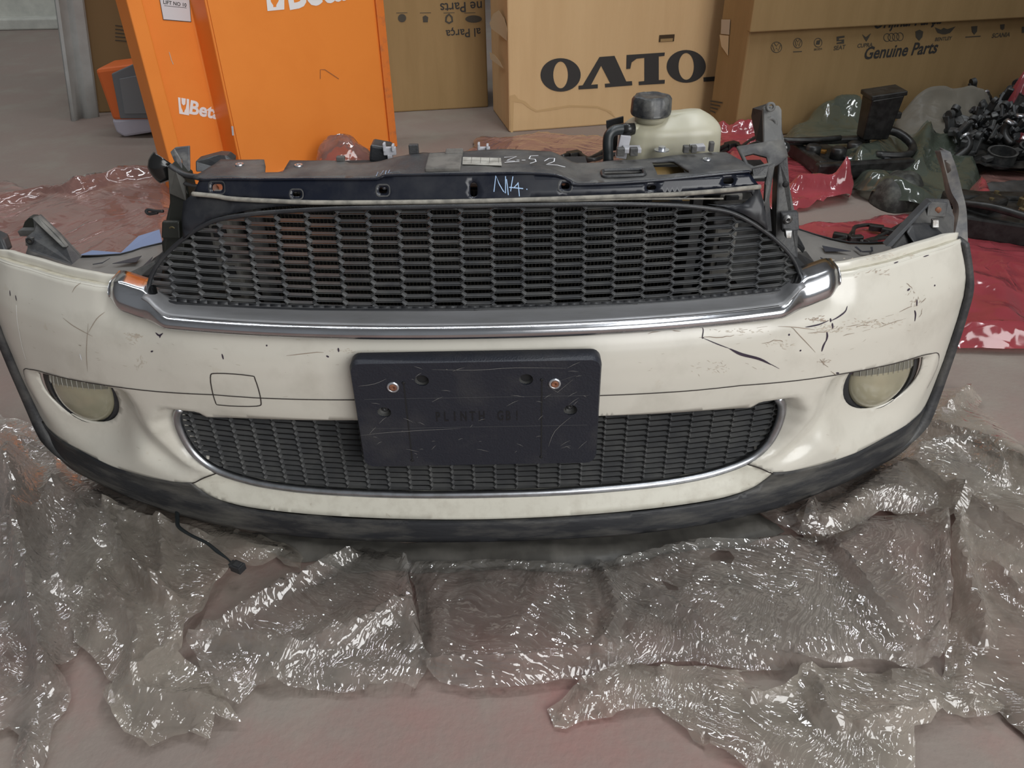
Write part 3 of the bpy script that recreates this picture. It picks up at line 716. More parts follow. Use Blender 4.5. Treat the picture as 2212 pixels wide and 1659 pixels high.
# ---- number plate plinth
PLY = .768
def pl(off=0.): return lambda x, z: np.stack([XC+np.asarray(x)+0*z, PLY+off+0*z+0*x, np.asarray(z)+0.*x], 1)
zc_, hh, ww = .2755, .157, .297
outl = rrect(.002, zc_, ww, hh, .012)
holesP = [ell(-.063, .329, .0085, .0078, 16), ell(.062, .328, .0085, .0078, 16), ell(-.113, .283, .0085, .0078, 16), ell(.1165, .2815, .0085, .0078, 16)]
PLT = patch('plate_plinth', outl, holesP, .012, pl(), PLATEM, ROOT, solid=.010, smooth=False)
# solid towards +y: rim lip round the edge, sloped back to the bumper
mb = MB(); ring = outl; P0 = pl(0)(np.array([p[0] for p in ring]), np.array([p[1] for p in ring])); c0 = np.array([XC+.002, 0, zc_])
n = len(P0); P1 = P0.copy(); P1[:, 0] = (P1[:, 0]-c0[0])*1.014+c0[0]; P1[:, 2] = (P1[:, 2]-c0[2])*1.03+c0[2]; P1[:, 1] += .006
P2 = P1.copy(); P2[:, 1] += .016
mb.add(P0.tolist()+P1.tolist()+P2.tolist(), [(i, i+n, (i+1) % n+n, (i+1) % n) for i in range(n)]+[(i+n, i+2*n, (i+1) % n+2*n, (i+1) % n+n) for i in range(n)])
mb.build('plinth_edge', PLATEM, PLT, auto=30)
for cx_, cz_ in ((-.063, .329), (.062, .328), (-.113, .283), (.1165, .2815)):
    h_ = MB().lathe((XC+cx_, PLY+.0001, cz_), [(.0087, 0), (.0072, .0045), (.0066, .009), (.001, .009)], (0, 1, 0), 18, cap=False).build('screw_well', mat('well_grey', (.06, .06, .058), .6), PLT)
    MB().lathe((XC+cx_, PLY+.009, cz_), [(.0042, 0), (.004, -.002), (.0012, -.0022), (.001, -.0005)], (0, 1, 0), 12).build('screw', BLK, h_)
for cx_, cz_ in ((-.0985, .3205), (.0965, .3215)):
    rv = MB().lathe((XC+cx_, PLY-.0003, cz_), [(.0076, 0), (.0070, .0016), (.0050, .0018), (.0048, .0010)], (0, -1, 0), 24, cap=False).build('washer', ZINC, PLT)
    MB().lathe((XC+cx_, PLY-.0005, cz_), [(.0050, 0), (.0046, .0016), (.0020, .0020), (.0016, .0002)], (0, -1, 0), 18).build('rusty_rivet', RUST, rv)
for x_, zt, zb in ((-.085, .3265, .2065), (.081, .3275, .2085)):
    strokes('plinth_groove', [[(x_, zt), (x_+.001*np.sign(-x_)*0, zb)]], .0018, pl(-.0004), DARK, PLT)
    for z_ in (zt, zb): MB().lathe((XC+x_, PLY-.0005, z_), [(.0022, 0), (.0012, .0004), (.0005, .0001)], (0, -1, 0), 12).build('groove_hole', DARK, PLT)
GROV = mat('groove_grey', (.06, .062, .066), .6)
strokes('plinth_score_line', [[(-.135, .3035), (.138, .3035)], [(-.133, .2585), (.138, .2585)]], .0006, pl(-.0003), GROV, PLT)
V_, F_ = np.zeros((0, 2)), []
for ch, x_ in zip('PLINTHGB!', (-.047, -.037, -.0265, -.0155, -.0045, .0070, .0300, .0400, .0505)):
    g_, f_2 = glyphs(ch, .0205, 0, .0004); g_ = g_-[(g_[:, 0].max()+g_[:, 0].min())/2, 0]; g_ = g_*[.55, 1]+[x_, .2745]; k_ = len(V_); V_ = np.vstack([V_, g_]); F_ += [tuple(i_+k_ for i_ in q) for q in f_2]
link('embossed_lettering', pl(-.0004)(V_[:, 0], V_[:, 1]), F_, mat('emboss', (.004, .004, .006), .6), PLT, smooth=False)
rs = random.Random(4); LL = []
for i in range(46):
    x0 = rs.uniform(-.14, .14); z0 = rs.uniform(.21, .35); a = rs.uniform(-.6, .9); L = rs.uniform(.002, .018)
    LL.append([(x0, z0), (x0+L*.5*math.cos(a), z0+L*.5*math.sin(a)+.0006), (x0+L*math.cos(a), z0+L*math.sin(a))])
LL += [smoothline([(-.147, .248), (-.12, .2515), (-.09, .2535), (-.05, .2555), (-.02, .2565)], 3), [(.088, .318), (.10, .309), (.118, .327)], [(.10, .325), (.122, .333)], smoothline([(.09, .225), (.098, .25), (.118, .272)], 3), smoothline([(-.14, .323), (-.12, .326), (-.105, .333)], 3), smoothline([(-.05, .345), (0, .343), (.05, .3455), (.11, .3435)], 3)]
strokes('scratch', LL, .0005, pl(-.0005), mat('scratch_pale', (.20, .195, .185), .7), PLT, taper=True)
MB().box((XC+.002, .782, .285), (.22, .016, .10)).build('plinth_spacer', DARK, PLT, smooth=False)

# ---- wear on the painted cover
traced('crack', [[(1517, 706), (1519, 714), (1517, 730), (1521, 728)], [(1519, 730), (1550, 743), (1577, 753)], [(1575, 753), (1600, 767), (1640, 776), (1662, 785), (1683, 796)]], .0012, SCR, taper=True)
traced('crack', [[(1577, 753), (1603, 765), (1640, 775), (1665, 787)]], .0036, SCR, taper=True)
traced('crack', [[(1831, 662), (1826, 674), (1810, 686), (1796, 693)], [(1790, 693), (1770, 701), (1752, 705), (1740, 707)]], .0018, SCR, taper=True)
traced('chip', [[(1794, 688), (1795, 696)], [(1798, 698), (1799, 710)], [(1786, 717), (1787, 727), (1784, 738)], [(1784, 736), (1778, 748), (1775, 759)], [(1976, 671), (1978, 680), (1976, 694)], [(1982, 648), (1981, 662)], [(1962, 630), (1968, 626)], [(2020, 620), (2022, 617)], [(1728, 756), (1730, 758)], [(1806, 805), (1812, 806)], [(1837, 806), (1840, 808)], [(1703, 722), (1706, 724)]], .0026, SCR, taper=True)
traced('chip', [[(336, 719), (344, 725), (352, 720)], [(347, 722), (345, 730)], [(337, 690), (338, 698)], [(480, 764), (483, 776)], [(705, 768), (711, 771)], [(731, 751), (732, 760)], [(326, 760), (331, 758)], [(387, 894), (394, 897)], [(392, 899), (388, 893)], [(18, 630), (20, 642)], [(31, 640), (34, 652)], [(576, 744), (577, 748)]], .0021, SCR, taper=True)
traced('scratch', [[(172, 614), (160, 623), (153, 635)], [(135, 688), (160, 706), (200, 727)], [(226, 675), (208, 690), (190, 720)], [(190, 700), (187, 760), (190, 803)], [(170, 745), (176, 747)]], .0009, SCRB, taper=True)
def rough(lines, seed=1, skip=.22):
    r_ = random.Random(seed); o_ = []
    for ln in lines:
        p_ = smoothline(ln, 4); p_ = [(x+r_.uniform(-1.2, 1.2), y+r_.uniform(-1.2, 1.2)) for x, y in p_]; c_ = []
        for q in p_:
            c_.append(q)
            if r_.random() < skip and len(c_) > 1: o_.append(c_); c_ = []
        if len(c_) > 1: o_.append(c_)
    return o_
traced('scratch', rough([[(1708, 705), (1740, 738), (1780, 785), (1806, 812)], [(1400, 720), (1440, 712), (1470, 716)], [(1510, 728), (1560, 728), (1590, 722)], [(1600, 712), (1680, 705), (1760, 712)], [(1808, 712), (1860, 700), (1930, 680), (1972, 662)], [(1820, 725), (1880, 712), (1950, 690)], [(1960, 614), (1972, 624), (1978, 636)], [(1990, 655), (2002, 645)], [(1985, 686), (1994, 668)], [(1850, 705), (1880, 702)], [(1868, 697), (1900, 695), (1912, 700)], [(1645, 742), (1680, 734), (1692, 740)], [(1610, 783), (1640, 800)], [(1745, 720), (1790, 716)], [(620, 768), (700, 760)]]), .0009, SCRB, taper=True, sub=1)
def smudge(cx, cy, rx, ry, n, ang, seed, m, wd=.0009):
    r_ = random.Random(seed); L = []
    for _ in range(n):
        x = r_.gauss(0, rx*.45); y = r_.gauss(0, ry*.45); a = ang+r_.gauss(0, .35); l_ = r_.uniform(2, 9)
        q = [on_skin(cx+x+l_*t*math.cos(a), cy+y+l_*t*math.sin(a)+r_.uniform(-.5, .5)) for t in (0, .5, 1)]
        if all(q): L.append(q)
    strokes('smudge', L, wd, skinoff(.0005), m, COVER, taper=True)
SM1 = mat('smudge_tan', (.50, .44, .36), .7); SM2 = mat('smudge_brown', (.36, .29, .23), .8)
smudge(1764, 691, 22, 6, 40, -.1, 1, SM2); smudge(1790, 712, 40, 8, 60, -.15, 2, SM1); smudge(1778, 782, 14, 6, 24, -.2, 3, SM2, .0006)
smudge(288, 726, 18, 8, 46, .3, 4, SM1); smudge(305, 780, 12, 14, 26, 1.2, 5, SM1, .0006); smudge(1880, 700, 60, 10, 60, -.25, 6, SM1); smudge(1690, 742, 30, 12, 30, .2, 7, SM1, .0006)
smudge(1975, 655, 16, 18, 26, -1.0, 8, SM2, .0006); smudge(1900, 592, 50, 8, 24, -.3, 10, SM2, .0006); smudge(1600, 715, 60, 6, 30, 0, 11, SM1, .0006); smudge(740, 757, 60, 6, 24, 0, 12, SM1, .0006); smudge(1540, 790, 60, 22, 34, .3, 13, SM1, .0006)
smudge(1900, 560, 90, 8, 30, -.3, 14, SM1, .0009); smudge(900, 706, 200, 5, 60, 0, 15, SM1, .0008); smudge(1500, 690, 150, 6, 50, -.06, 16, SM1, .0008)
traced('scuff', [[(1935, 573), (1945, 570)], [(2000, 560), (2012, 556)]], .0014, SCR, taper=True)
traced('crack', [[(34, 660), (37, 690), (41, 712), (48, 745), (57, 776)]], .0016, mat('white_edge', (.85, .84, .8), .3))
traced('chip', [[(173, 764), (177, 778)]], .002, WHITE, taper=True)
rs = random.Random(9); LL = []
for i in range(150):
    a = rs.uniform(-.66, .66); z = rs.choice([rs.uniform(.27, .37), rs.uniform(.30, .35), rs.uniform(.13, .26)])
    if abs(a) < .43 and z < .262: continue
    t = rs.uniform(-.5, .5) if rs.random() < .7 else rs.uniform(-1.6, 1.6); L = rs.uniform(.001, .007)
    LL.append([(sA(a), z), (sA(a)+L*math.cos(t), z+L*.5*math.sin(t))])
strokes('grime_speck', LL, .0009, skinoff(.0005), mat('speck', (.36, .31, .25), .8), COVER, taper=True)

# ---- upper lock panel
def pby(a, z): return .865+.55*plan(a)+.6*(np.asarray(z)-.50)
def pbs(off=0.): return lambda a, z: np.stack([XC+np.asarray(a)+0*z, pby(a, z)+off, np.asarray(z)+0.*a], 1)
ge = [(-.347, .474), (-.335, .482), (-.318, .491), (-.3, .4975), (-.265, .504), (-.23, .508), (-.16, .511), (-.08, .5125), (0, .5125), (.08, .5115), (.16, .510), (.235, .507), (.272, .503), (.30, .498), (.325, .490), (.343, .481), (.356, .472)]
L1 = [(.350, .503), (.345, .517), (.28, .5145), (.21, .5135), (.013, .5125), (-.10, .5125), (-.163, .5125), (-.24, .5142), (-.285, .516), (-.301, .5182), (-.331, .5205), (-.345, .511), (-.348, .495)]
ge2 = [(a, min(z, np.interp(a, [-.34, -.163, .013, .21, .345], [.519, .5118, .5118, .5128, .516])-.0003)) for a, z in ge]
PAN = patch('lock_panel', ge2+L1, [[(.250, .5075), (.262, .5098), (.318, .5112), (.336, .5115), (.338, .508), (.325, .500), (.305, .4995), (.2545, .5035)]], .010, pbs(.002), PANB, ROOT, solid=.003)
# front face with slots
L2 = [(.331, .5325), (.322, .533), (.21, .528), (.128, .527), (.118, .5305), (.101, .537), (.06, .5398), (.013, .540), (-.09, .540), (-.105, .538), (-.118, .5362), (-.193, .5365), (-.245, .536), (-.289, .536), (-.323, .535)]
def slot(a, z, w_, h_, r): return rrect(a, z, w_, h_, r, 4)
slots = [slot(-.302, .527, .0135, .0075, .0033), slot(-.206, .521, .010, .005, .0024), slot(-.103, .5245, .010, .0065, .003), slot(.004, .5240, .0085, .0150, .004), slot(.112, .5255, .010, .0065, .003), slot(.214, .5212, .0115, .0045, .0022), slot(.307, .5245, .013, .006, .0028)]
fl_ = [(a, z+.0004) for a, z in [(-.331, .5205), (-.301, .5185), (-.285, .5163), (-.24, .5145), (-.163, .5128), (.013, .5128), (.21, .5138), (.28, .5148), (.345, .5172)]]
FP = patch('front_face', fl_+L2, slots, .006, pbs(), NAVY, PAN, solid=.003)
for q in slots[:3]+slots[4:5]:
    cx_ = sum(p[0] for p in q)/len(q); cz_ = sum(p[1] for p in q)/len(q); w_ = max(p[0] for p in q)-min(p[0] for p in q)
    strokes('slot_rim', [rrect(cx_, cz_, w_+.006, (max(p[1] for p in q)-min(p[1] for p in q))+.005, .004, 4)], .0014, pbs(-.0006), BLKD, FP, closed=True)
for (a, z, c_) in ((-.1025, .5243, ZINC), (.1105, .5257, RUST), (-.2055, .5208, STEEL), (.2125, .5211, STEEL)):
    MB().lathe((XC+a, pby(a, z)+.012, z-.0005), [(.0030, 0), (.0028, .003), (.001, .0035)], (0, -1, .1), 14).build('slot_screw', c_, FP)
# dusty ledge between the two faces
ll = pbs(-.003)(np.array([p[0] for p in fl_]), np.array([p[1] for p in fl_])); mb = MB(); mb.tube(ll.tolist(), .0040, 8, 5, .7); mb.build('dust_ledge', DUST, PAN)
ll = pbs(-.0025)(np.array([.05, .12, .19, .26, .30]), np.array([.5122, .5112, .5110, .5090, .5075])); MB().tube(ll.tolist(), .0011, 6, 4).build('dust_ledge', DUST, PAN)
# marker writing
def pxl(yf, lines):
    out_ = []
    for ln in lines:
        q = []
        for p in ln:
            h = on(p[0], p[1], yf)
            if h is not None: q.append((h[0]-XC, h[2]))
        out_.append(q)
    return out_
nw = pxl(pby, [[(1067, 413), (1071, 379), (1078, 395), (1087, 411), (1092, 416), (1092, 380)], [(1098, 420), (1096, 400), (1094, 385)], [(1108, 379), (1105, 397), (1103, 412)], [(1100, 403), (1130, 406)], [(1119, 392), (1122, 423)], [(1110, 404), (1119, 394)], [(1137, 407), (1139, 408)]])
strokes('marker_writing', nw, .0010, pbs(-.0008), MARKB, FP)
# shiny bend highlight bead
bd = [(a, z-.0004) for a, z in L2]; ll = pbs(-.0006)(np.array([p[0] for p in bd]), np.array([p[1] for p in bd])); MB().tube(ll.tolist(), .0018, 8, 4).build('bend_edge', NAVY, FP)
# top face: world (a, y) plan, height by column
def zt(a):
    return np.interp(a, [-.33, -.128, -.112, -.09, .05, .10, .118, .13, .20, .33], [.5362, .5362, .5375, .541, .541, .538, .532, .5275, .5285, .5335])
def zfront(a): return np.interp(a, [p[0] for p in L2[::-1]], [p[1] for p in L2[::-1]])
def tops(off=0.):
    def f(a, y):
        a = np.asarray(a); y = np.asarray(y); zf = zfront(a); yf = pby(a, zf); t = ss((y-yf)/.012); z = zf*(1-t)+zt(a)*t
        return np.stack([XC+a, y, z+off+.0015*vnoise(a*60, y*60, 3)], 1)
    return f
fr_ = [(a, float(pby(a, z))+.0005) for a, z in L2[::-1]]
rear = [(.337, .905), (.3325, .935), (.322, .972), (.300, .975), (.262, .970), (.250, .968), (.238, .965), (.225, .966), (.205, .962), (.168, .960), (.160, .957), (.125, .955), (.112, .968), (.099, .972), (.035, .974), (.0, .970), (-.05, .966), (-.062, .968), (-.085, .956), (-.098, .951), (-.12, .946), (-.151, .943), (-.160, .955), (-.191, .957), (-.229, .960), (-.2275, .918), (-.249, .916), (-.256, .945), (-.262, .964), (-.3175, .968), (-.3245, .930), (-.333, .905)]
rect = rrect(.1835, .9095, .046, .0165, .004, 4)
open_ = [(.2235, .902), (.262, .9035), (.2625, .912), (.2555, .932), (.252, .948), (.247, .952), (.2245, .952)]
def rnd(c, r): return ell(c[0], c[1], r, r, 14)
th = [rect, open_, rnd((-.2875, .945), .0028), rnd((-.213, .938), .0028), rnd((.2915, .945), .0028), ell(.2055, .926, .005, .0035, 14)]
TOP = patch('top_face', fr_+rear, th, .007, tops(), BLKD, PAN, solid=.003)
for c in ((-.2875, .945), (-.213, .938), (.2915, .945)):
    P = tops(.0003)(np.array([c[0]]), np.array([c[1]]))[0]
    MB().lathe(P, [(.0055, 0), (.0050, .0012), (.0032, .0012), (.0028, -.002)], (0, 0, 1), 18, cap=False).build('eyelet', ZINC, TOP, auto=30)
mb = MB(); rr_ = rrect(.1835, .9095, .050, .0205, .005, 4); P = tops(.001)(np.array([p[0] for p in rr_]), np.array([p[1] for p in rr_])).tolist(); mb.tube(P+[P[0], P[1]], .0024, 6, 1); mb.build('duct_frame', BLK, TOP)
MB().box((XC+.1835, .9095, .512), (.050, .021, .022)).build('duct_box', DARK, TOP, smooth=False)
mb = MB(); mb.box((XC+.243, .945, .514), (.046, .030, .003), rx=R(20)); mb.box((XC+.243, .926, .500), (.046, .004, .020)); mb.box((XC+.243, .915, .498), (.046, .024, .003)); mb.build('amber_duct', AMBER, TOP, smooth=False)
MB().box((XC+.243, .912, .505), (.050, .004, .036)).build('opening_wall', DARK, TOP, smooth=False)
# dusty raised block, sticker, white marker
mb = MB(); mb.box((XC-.0325, .925, .5425), (.042, .060, .005)); mb.box((XC-.022, .958, .5415), (.022, .018, .010)); mb.build('dusty_pad', mat('pad_dust', (.09, .085, .078), .8, col2=(.16, .15, .135), nscale=40), TOP, bev=.0015, smooth=False)
def tp(lines, off=.0015):
    o_ = []
    for ln in lines: o_.append([(lambda h: (h[0]-XC, h[1]))(atz(p[0], p[1], .5425)) for p in ln])
    return o_
q = tp([[(1000, 341), (1082, 343), (1084, 359), (999, 356)]])[0]
st = MB().slab([(XC+a, y, .5430) for a, y in q], (0, 0, 1), .0006).build('part_sticker', STICK, TOP, smooth=False)
strokes('sticker_print', [[(q[0][0]+.011*k, q[0][1]-.002), (q[0][0]+.011*k, q[3][1]+.002)] for k in range(1, 5)]+[[(q[3][0], (q[0][1]+q[3][1])/2), (q[2][0], (q[1][1]+q[2][1])/2)]], .0006, lambda a, y: np.stack([XC+a, y, .5438+0*a], 1), GREYP, st)
wz = tp([[(1089, 341), (1116, 339), (1096, 347)], [(1090, 352), (1122, 350)], [(1094, 349), (1112, 349)], [(1116, 347), (1122, 347)], [(1127, 347), (1135, 347)], [(1163, 337), (1146, 338), (1143, 344), (1156, 345), (1158, 350), (1145, 354)], [(1176, 349), (1186, 343), (1198, 343), (1197, 350), (1186, 354), (1180, 356), (1205, 358), (1221, 362)]])
strokes('marker_writing', wz, .0013, lambda a, y: np.stack([XC+a, y, np.maximum(zt(a), .541)+.0022+0*y], 1), WHITE, TOP)
sx_ = tp([[(812, 375), (816, 366), (822, 373), (828, 365)], [(834, 366), (832, 374)], [(842, 366), (838, 372), (846, 372)]])
strokes('marker_writing', sx_, .0007, lambda a, y: np.stack([XC+a, y, zt(a)+.0018+0*y], 1), MARKB, TOP)
# small clips along the rear edge
for px, yb, w_, h_ in ((895, .968, .012, .016), (1340, .958, .010, .010), (1368, .958, .010, .010), (1480, .966, .007, .009), (1497, .966, .007, .009), (1534, .970, .006, .012), (735, .957, .010, .006)):
    P = aty(px, 335, yb); MB().box((P[0], yb, .536+h_/2), (w_, .008, h_)).build('edge_clip', BLKD, TOP, smooth=False, bev=.001)
for px in (842, 1045):
    P = aty(px, 326, .985); mb = MB(); mb.box((P[0], .985, P[2]), (.016, .006, .010)); mb.box((P[0]-.006, .983, P[2]+.006), (.003, .010, .010)); mb.box((P[0]+.005, .983, P[2]+.005), (.003, .010, .008)); mb.box((P[0], .985, P[2]-.008), (.006, .012, .008))
    mb.build('wire_clip', GREYPL, TOP, smooth=False, bev=.0008)
P = aty(820, 335, .985); mb = MB(); mb.box((P[0], 1.0, P[2]), (.026, .03, .022), ry=.2); mb.build('bracket_stub', BLK, TOP, smooth=False, bev=.003)
# small drop-down block seen in the right cut-out
P = on(1615, 470, lambda a, z: pby(a, z)+.012); MB().box((P[0]-.010, P[1]+.01, P[2]+.004), (.060, .014, .026), ry=-.05).build('latch_block', BLKD, PAN, smooth=False, bev=.002)

# ---- coolant expansion tank
TY = 1.03; tz0 = .517; cx_ = XC+.262
def tankr(z, t):
    return 1
V = []; Fc = []; nz, na = 22, 64
for i in range(nz+1):
    u = i/nz; z = tz0-.012+u*.063; w_ = .066*(1-.06*u) if u < .62 else .066*(1-.0372-.42*((u-.62)/.38)**2.6); dpt = .036*(1-.05*u) if u < .62 else .036*(1-.031-.75*((u-.62)/.38)**2.2)
    for k in range(na):
        t = 2*math.pi*k/na; c, s = math.cos(t), math.sin(t); e_ = .62
        x = w_*math.copysign(abs(c)**e_, c); y = dpt*math.copysign(abs(s)**e_, s)
        rib = .0030*math.exp(-((x-.0)/.004)**2)+.002*math.exp(-((x+.034)/.003)**2)+.002*math.exp(-((x-.034)/.003)**2)
        if s < 0: y += rib*(1.2-u)
        if u < .45 and s < 0: y += .0028*abs(math.sin(x*140))**6*(1-u/.45)
        V.append((cx_+x, TY+y, z+(.004*math.exp(-((x-.030)/.030)**2)-.003*math.exp(-((x)/.008)**2))*(u**4)))
for i in range(nz):
    for k in range(na): Fc.append((i*na+k, i*na+(k+1) % na, (i+1)*na+(k+1) % na, (i+1)*na+k))
Fc += [tuple(range(na))[::-1], tuple(range(nz*na, (nz+1)*na))]
TK = link('coolant_tank', V, Fc, TANK, ROOT)
pc = aty(1406, 240, 1.022)
MB().lathe((pc[0], 1.022, pc[2]-.012), [(.020, 0), (.019, .016)], (0, 0, 1), 30).build('filler_neck', TANK, TK)
MB().lathe((pc[0], 1.022, pc[2]-.003), [(.0245, -.001), (.0255, .0005), (.0252, .003), (.0245, .0185), (.0222, .0220), (.0180, .0232), (.016, .0225), (.002, .0222)], (0, 0, 1), 72, rfun=lambda t, h: 1+.055*max(-.6, min(1, 2.2*math.sin(6*t+.6)+.6))*(1 if h > .002 else .2)).build('cap', mat('cap_black', (.028, .03, .034), .42, col2=(.10, .10, .095), nscale=60), TK, auto=35)
a_ = aty(1366, 279, 1.01); b_ = aty(1318, 300, 1.0)
h_ = MB().tube([a_, aty(1352, 279, 1.008), aty(1330, 281, 1.003), aty(1317, 290, .998), aty(1313, 308, .995), aty(1314, 350, .99)], .0068, 14, 5).build('hose', RUBBER, TK)
MB().tube([aty(1369, 279, 1.010), aty(1344, 279.5, 1.007)], .0078, 14, 1).build('hose_clamp', mat('clampm', (.03, .03, .03), .3, metal=.5), h_)
MB().tube([aty(1366, 279, 1.01), aty(1378, 277, 1.013)], .0062, 12, 1).build('hose_port', TANK, TK)
for px0, px1, py0, py1 in ((1348, 1385, 321, 331), (1493, 1523, 316, 327)):
    A_ = aty(px0, py0, .985); B_ = aty(px1, py1, .985); MB().box(((A_[0]+B_[0])/2, .992, (A_[2]+B_[2])/2), (abs(B_[0]-A_[0]), .016, abs(A_[2]-B_[2]))).build('tank_bracket', GREYPL, TK, smooth=False, bev=.001)
A_ = aty(1347, 315, 1.0); MB().box((A_[0], 1.005, A_[2]-.002), (.014, .010, .030), ry=.15).build('tank_bracket', GREYPL, TK, smooth=False, bev=.001)
P = aty(1430, 318, .980); MB().lathe((P[0], .980, P[2]-.004), [(.0095, 0), (.0095, .0012), (.0045, .0014), (.0045, .005), (.001, .0052)], (0, 0, 1), 6*4).build('bolt', ZINC, TK, auto=30)
mb = MB(); mb.slab([aty(1310, 262, 1.06), aty(1347, 252, 1.06), aty(1347, 266, 1.06), aty(1310, 274, 1.06)], (0, 1, 0), .004); mb.slab([aty(1310, 274, 1.06), aty(1336, 268, 1.06), aty(1333, 322, 1.06), aty(1320, 326, 1.06)], (0, 1, 0), .004); mb.build('tank_bracket', BLK, TK, smooth=False)
# support beam under the tank and behind the panel
MB().box((XC+.20, .985, .505), (.36, .05, .012)).build('rear_rail', DARK, PAN, smooth=False)
MB().box((XC-.02, .965, .520), (.33, .05, .012)).build('rear_rail', DARK, PAN, smooth=False)

# ---- side brackets, shelves and towers
def SL(name, poly, t, m, parent=ROOT, n=(0, 1, 0), **k):   # poly of (px, py, y)
    return MB().slab([aty(*p) for p in poly], n, t).build(name, m, parent, smooth=False, **k)
def SZ(name, poly, z, t, m, parent=ROOT, **k):
    return MB().slab([atz(px, py, z) for px, py in poly], (0, 0, -1), t).build(name, m, parent, smooth=False, **k)
# shelves between the grille and the cover ends
def shelf(name, poly, z, m, dents):
    w_ = [atz(px, py, z) for px, py in poly]; o2 = [(p[0], p[1]) for p in w_]
    def f(x, y): return np.stack([x, y, z+.004*(vnoise(x*14, y*14, 2)-.5)], 1)
    s_ = patch(name, o2, [], .012, f, m, ROOT, solid=.003)
    mb = MB(); e = [(p[0], p[1], p[2]+.001) for p in w_[:4]]; mb.tube(e, .0016, 6, 2); mb.build('shelf_edge', DARK, s_)
    for d in dents:
        q = [tuple(atz(px, py, z+.004)) for px, py in d]; MB().slab(q, (0, 0, 1), .0006).build('shelf_recess', mat('navy_dent', (.022, .024, .034), .5), s_, smooth=False)
    return s_
SHM = mat('shelf_grey', (.105, .100, .095), .55, col2=(.20, .19, .175), nscale=7, nlo=.35, nhi=.7, det=6)
shelf('side_shelf', [(1700, 488), (1760, 508), (1835, 525), (1914, 525), (1960, 520), (2020, 500), (2060, 505), (2048, 528), (1980, 553), (1900, 570), (1800, 588), (1770, 600), (1712, 570)], .374, SHM, [[(1776, 531), (1838, 543), (1782, 544)], [(1772, 556), (1792, 566), (1775, 566)], [(1850, 533), (1862, 543), (1860, 545), (1846, 534)], [(1862, 543), (1884, 542), (1884, 545), (1862, 545)], [(1880, 534), (1885, 534), (1886, 543), (1882, 543)]])
shelf('side_shelf', [(358, 525), (307, 537), (260, 551), (174, 555), (110, 545), (60, 530), (55, 545), (95, 568), (154, 585), (230, 598), (282, 606), (345, 590)], .374, SHM, [[(243, 570), (306, 553), (294, 567)], [(292, 591), (330, 555), (318, 580), (296, 594)], [(200, 571), (222, 567), (238, 558), (221, 569), (201, 572)]])
SL('diagonal_stay', [(1716, 492, .95), (1740, 537, .93), (1735, 548, .93), (1701, 510, .95)], .014, BLKD, bev=.001)
SL('diagonal_stay', [(334, 560, .95), (392, 510, .93), (372, 535, .93), (336, 570, .94)], .012, BLKD, bev=.001)
SL('diagonal_stay', [(268, 598, .93), (352, 556, .95), (350, 566, .95), (300, 600, .93)], .01, BLKD, bev=.001)
SL('inner_wall', [(330, 560, 1.0), (360, 540, 1.0), (345, 610, .93), (290, 608, .93)], .004, DARK)
SL('inner_wall', [(1705, 540, .97), (1732, 552, .99), (1780, 580, .95), (1770, 602, .92), (1735, 602, .92)], .004, DARK)
# end brackets
lb = SL('end_bracket', [(60, 540, 1.0), (57, 512, 1.02), (74, 498, 1.04), (72, 470, 1.06), (86, 465, 1.06), (128, 505, 1.02), (175, 555, .985), (154, 573, .96)], .004, BLKD, bev=.001)
SL('bracket_ridge', [(74, 467, 1.058), (88, 464, 1.058), (132, 506, 1.018), (150, 530, 1.0), (140, 530, 1.0), (110, 500, 1.02)], -.008, mat('dusty_mid', (.07, .07, .068), .65, col2=(.17, .165, .15), nscale=18), lb, bev=.002)
SL('bracket_clip', [(37, 500, 1.05), (42, 497, 1.05), (78, 497, 1.04), (78, 511, 1.04), (43, 511, 1.05)], .012, mat('dusty_mid', (0, 0, 0)), lb, bev=.001)
SL('bracket_nut', [(57, 512, 1.015), (75, 511, 1.015), (75, 529, 1.015), (58, 529, 1.015)], -.004, STEEL, lb, bev=.001)
P = aty(65, 520, 1.008); MB().lathe(P, [(.005, 0), (.005, .002), (.0026, .002), (.0026, 0)], (0, -1, 0), 16, cap=False).build('nut_hole', DARK, lb)
SL('bracket_tab', [(46, 497, 1.06), (52, 480, 1.06), (62, 470, 1.06), (74, 470, 1.06), (76, 498, 1.05)], .014, GREENBLK, lb, bev=.002)
rb = SL('end_bracket', [(1914, 520, .985), (2003, 430, 1.06), (2050, 432, 1.07), (2062, 470, 1.06), (2060, 512, 1.03), (2030, 522, 1.01), (1934, 545, .96)], .004, BLKD, bev=.001)
SL('bracket_ridge', [(1905, 524, .98), (1996, 430, 1.055), (2004, 429, 1.055), (1918, 524, .98)], -.014, BLK, lb and rb, bev=.001)
SL('bracket_step', [(1952, 497, 1.0), (1962, 481, 1.01), (2010, 480, 1.03), (2030, 500, 1.02), (2028, 520, 1.0), (1975, 530, .98)], -.010, BLK, rb, bev=.003)
SL('bracket_step', [(2003, 434, 1.05), (2046, 436, 1.055), (2040, 468, 1.05), (2000, 466, 1.04)], -.004, BLKD, rb, bev=.002)
P = aty(2026, 454, 1.045); MB().lathe(P, [(.0045, -.002), (.0045, .001), (.001, .001)], (0, -1, 0), 14).build('bolt_hole', RUST, rb)
SL('bracket_nut', [(2010, 471, 1.02), (2026, 471, 1.02), (2027, 490, 1.015), (2010, 490, 1.015)], -.005, STEEL, rb, bev=.0015)
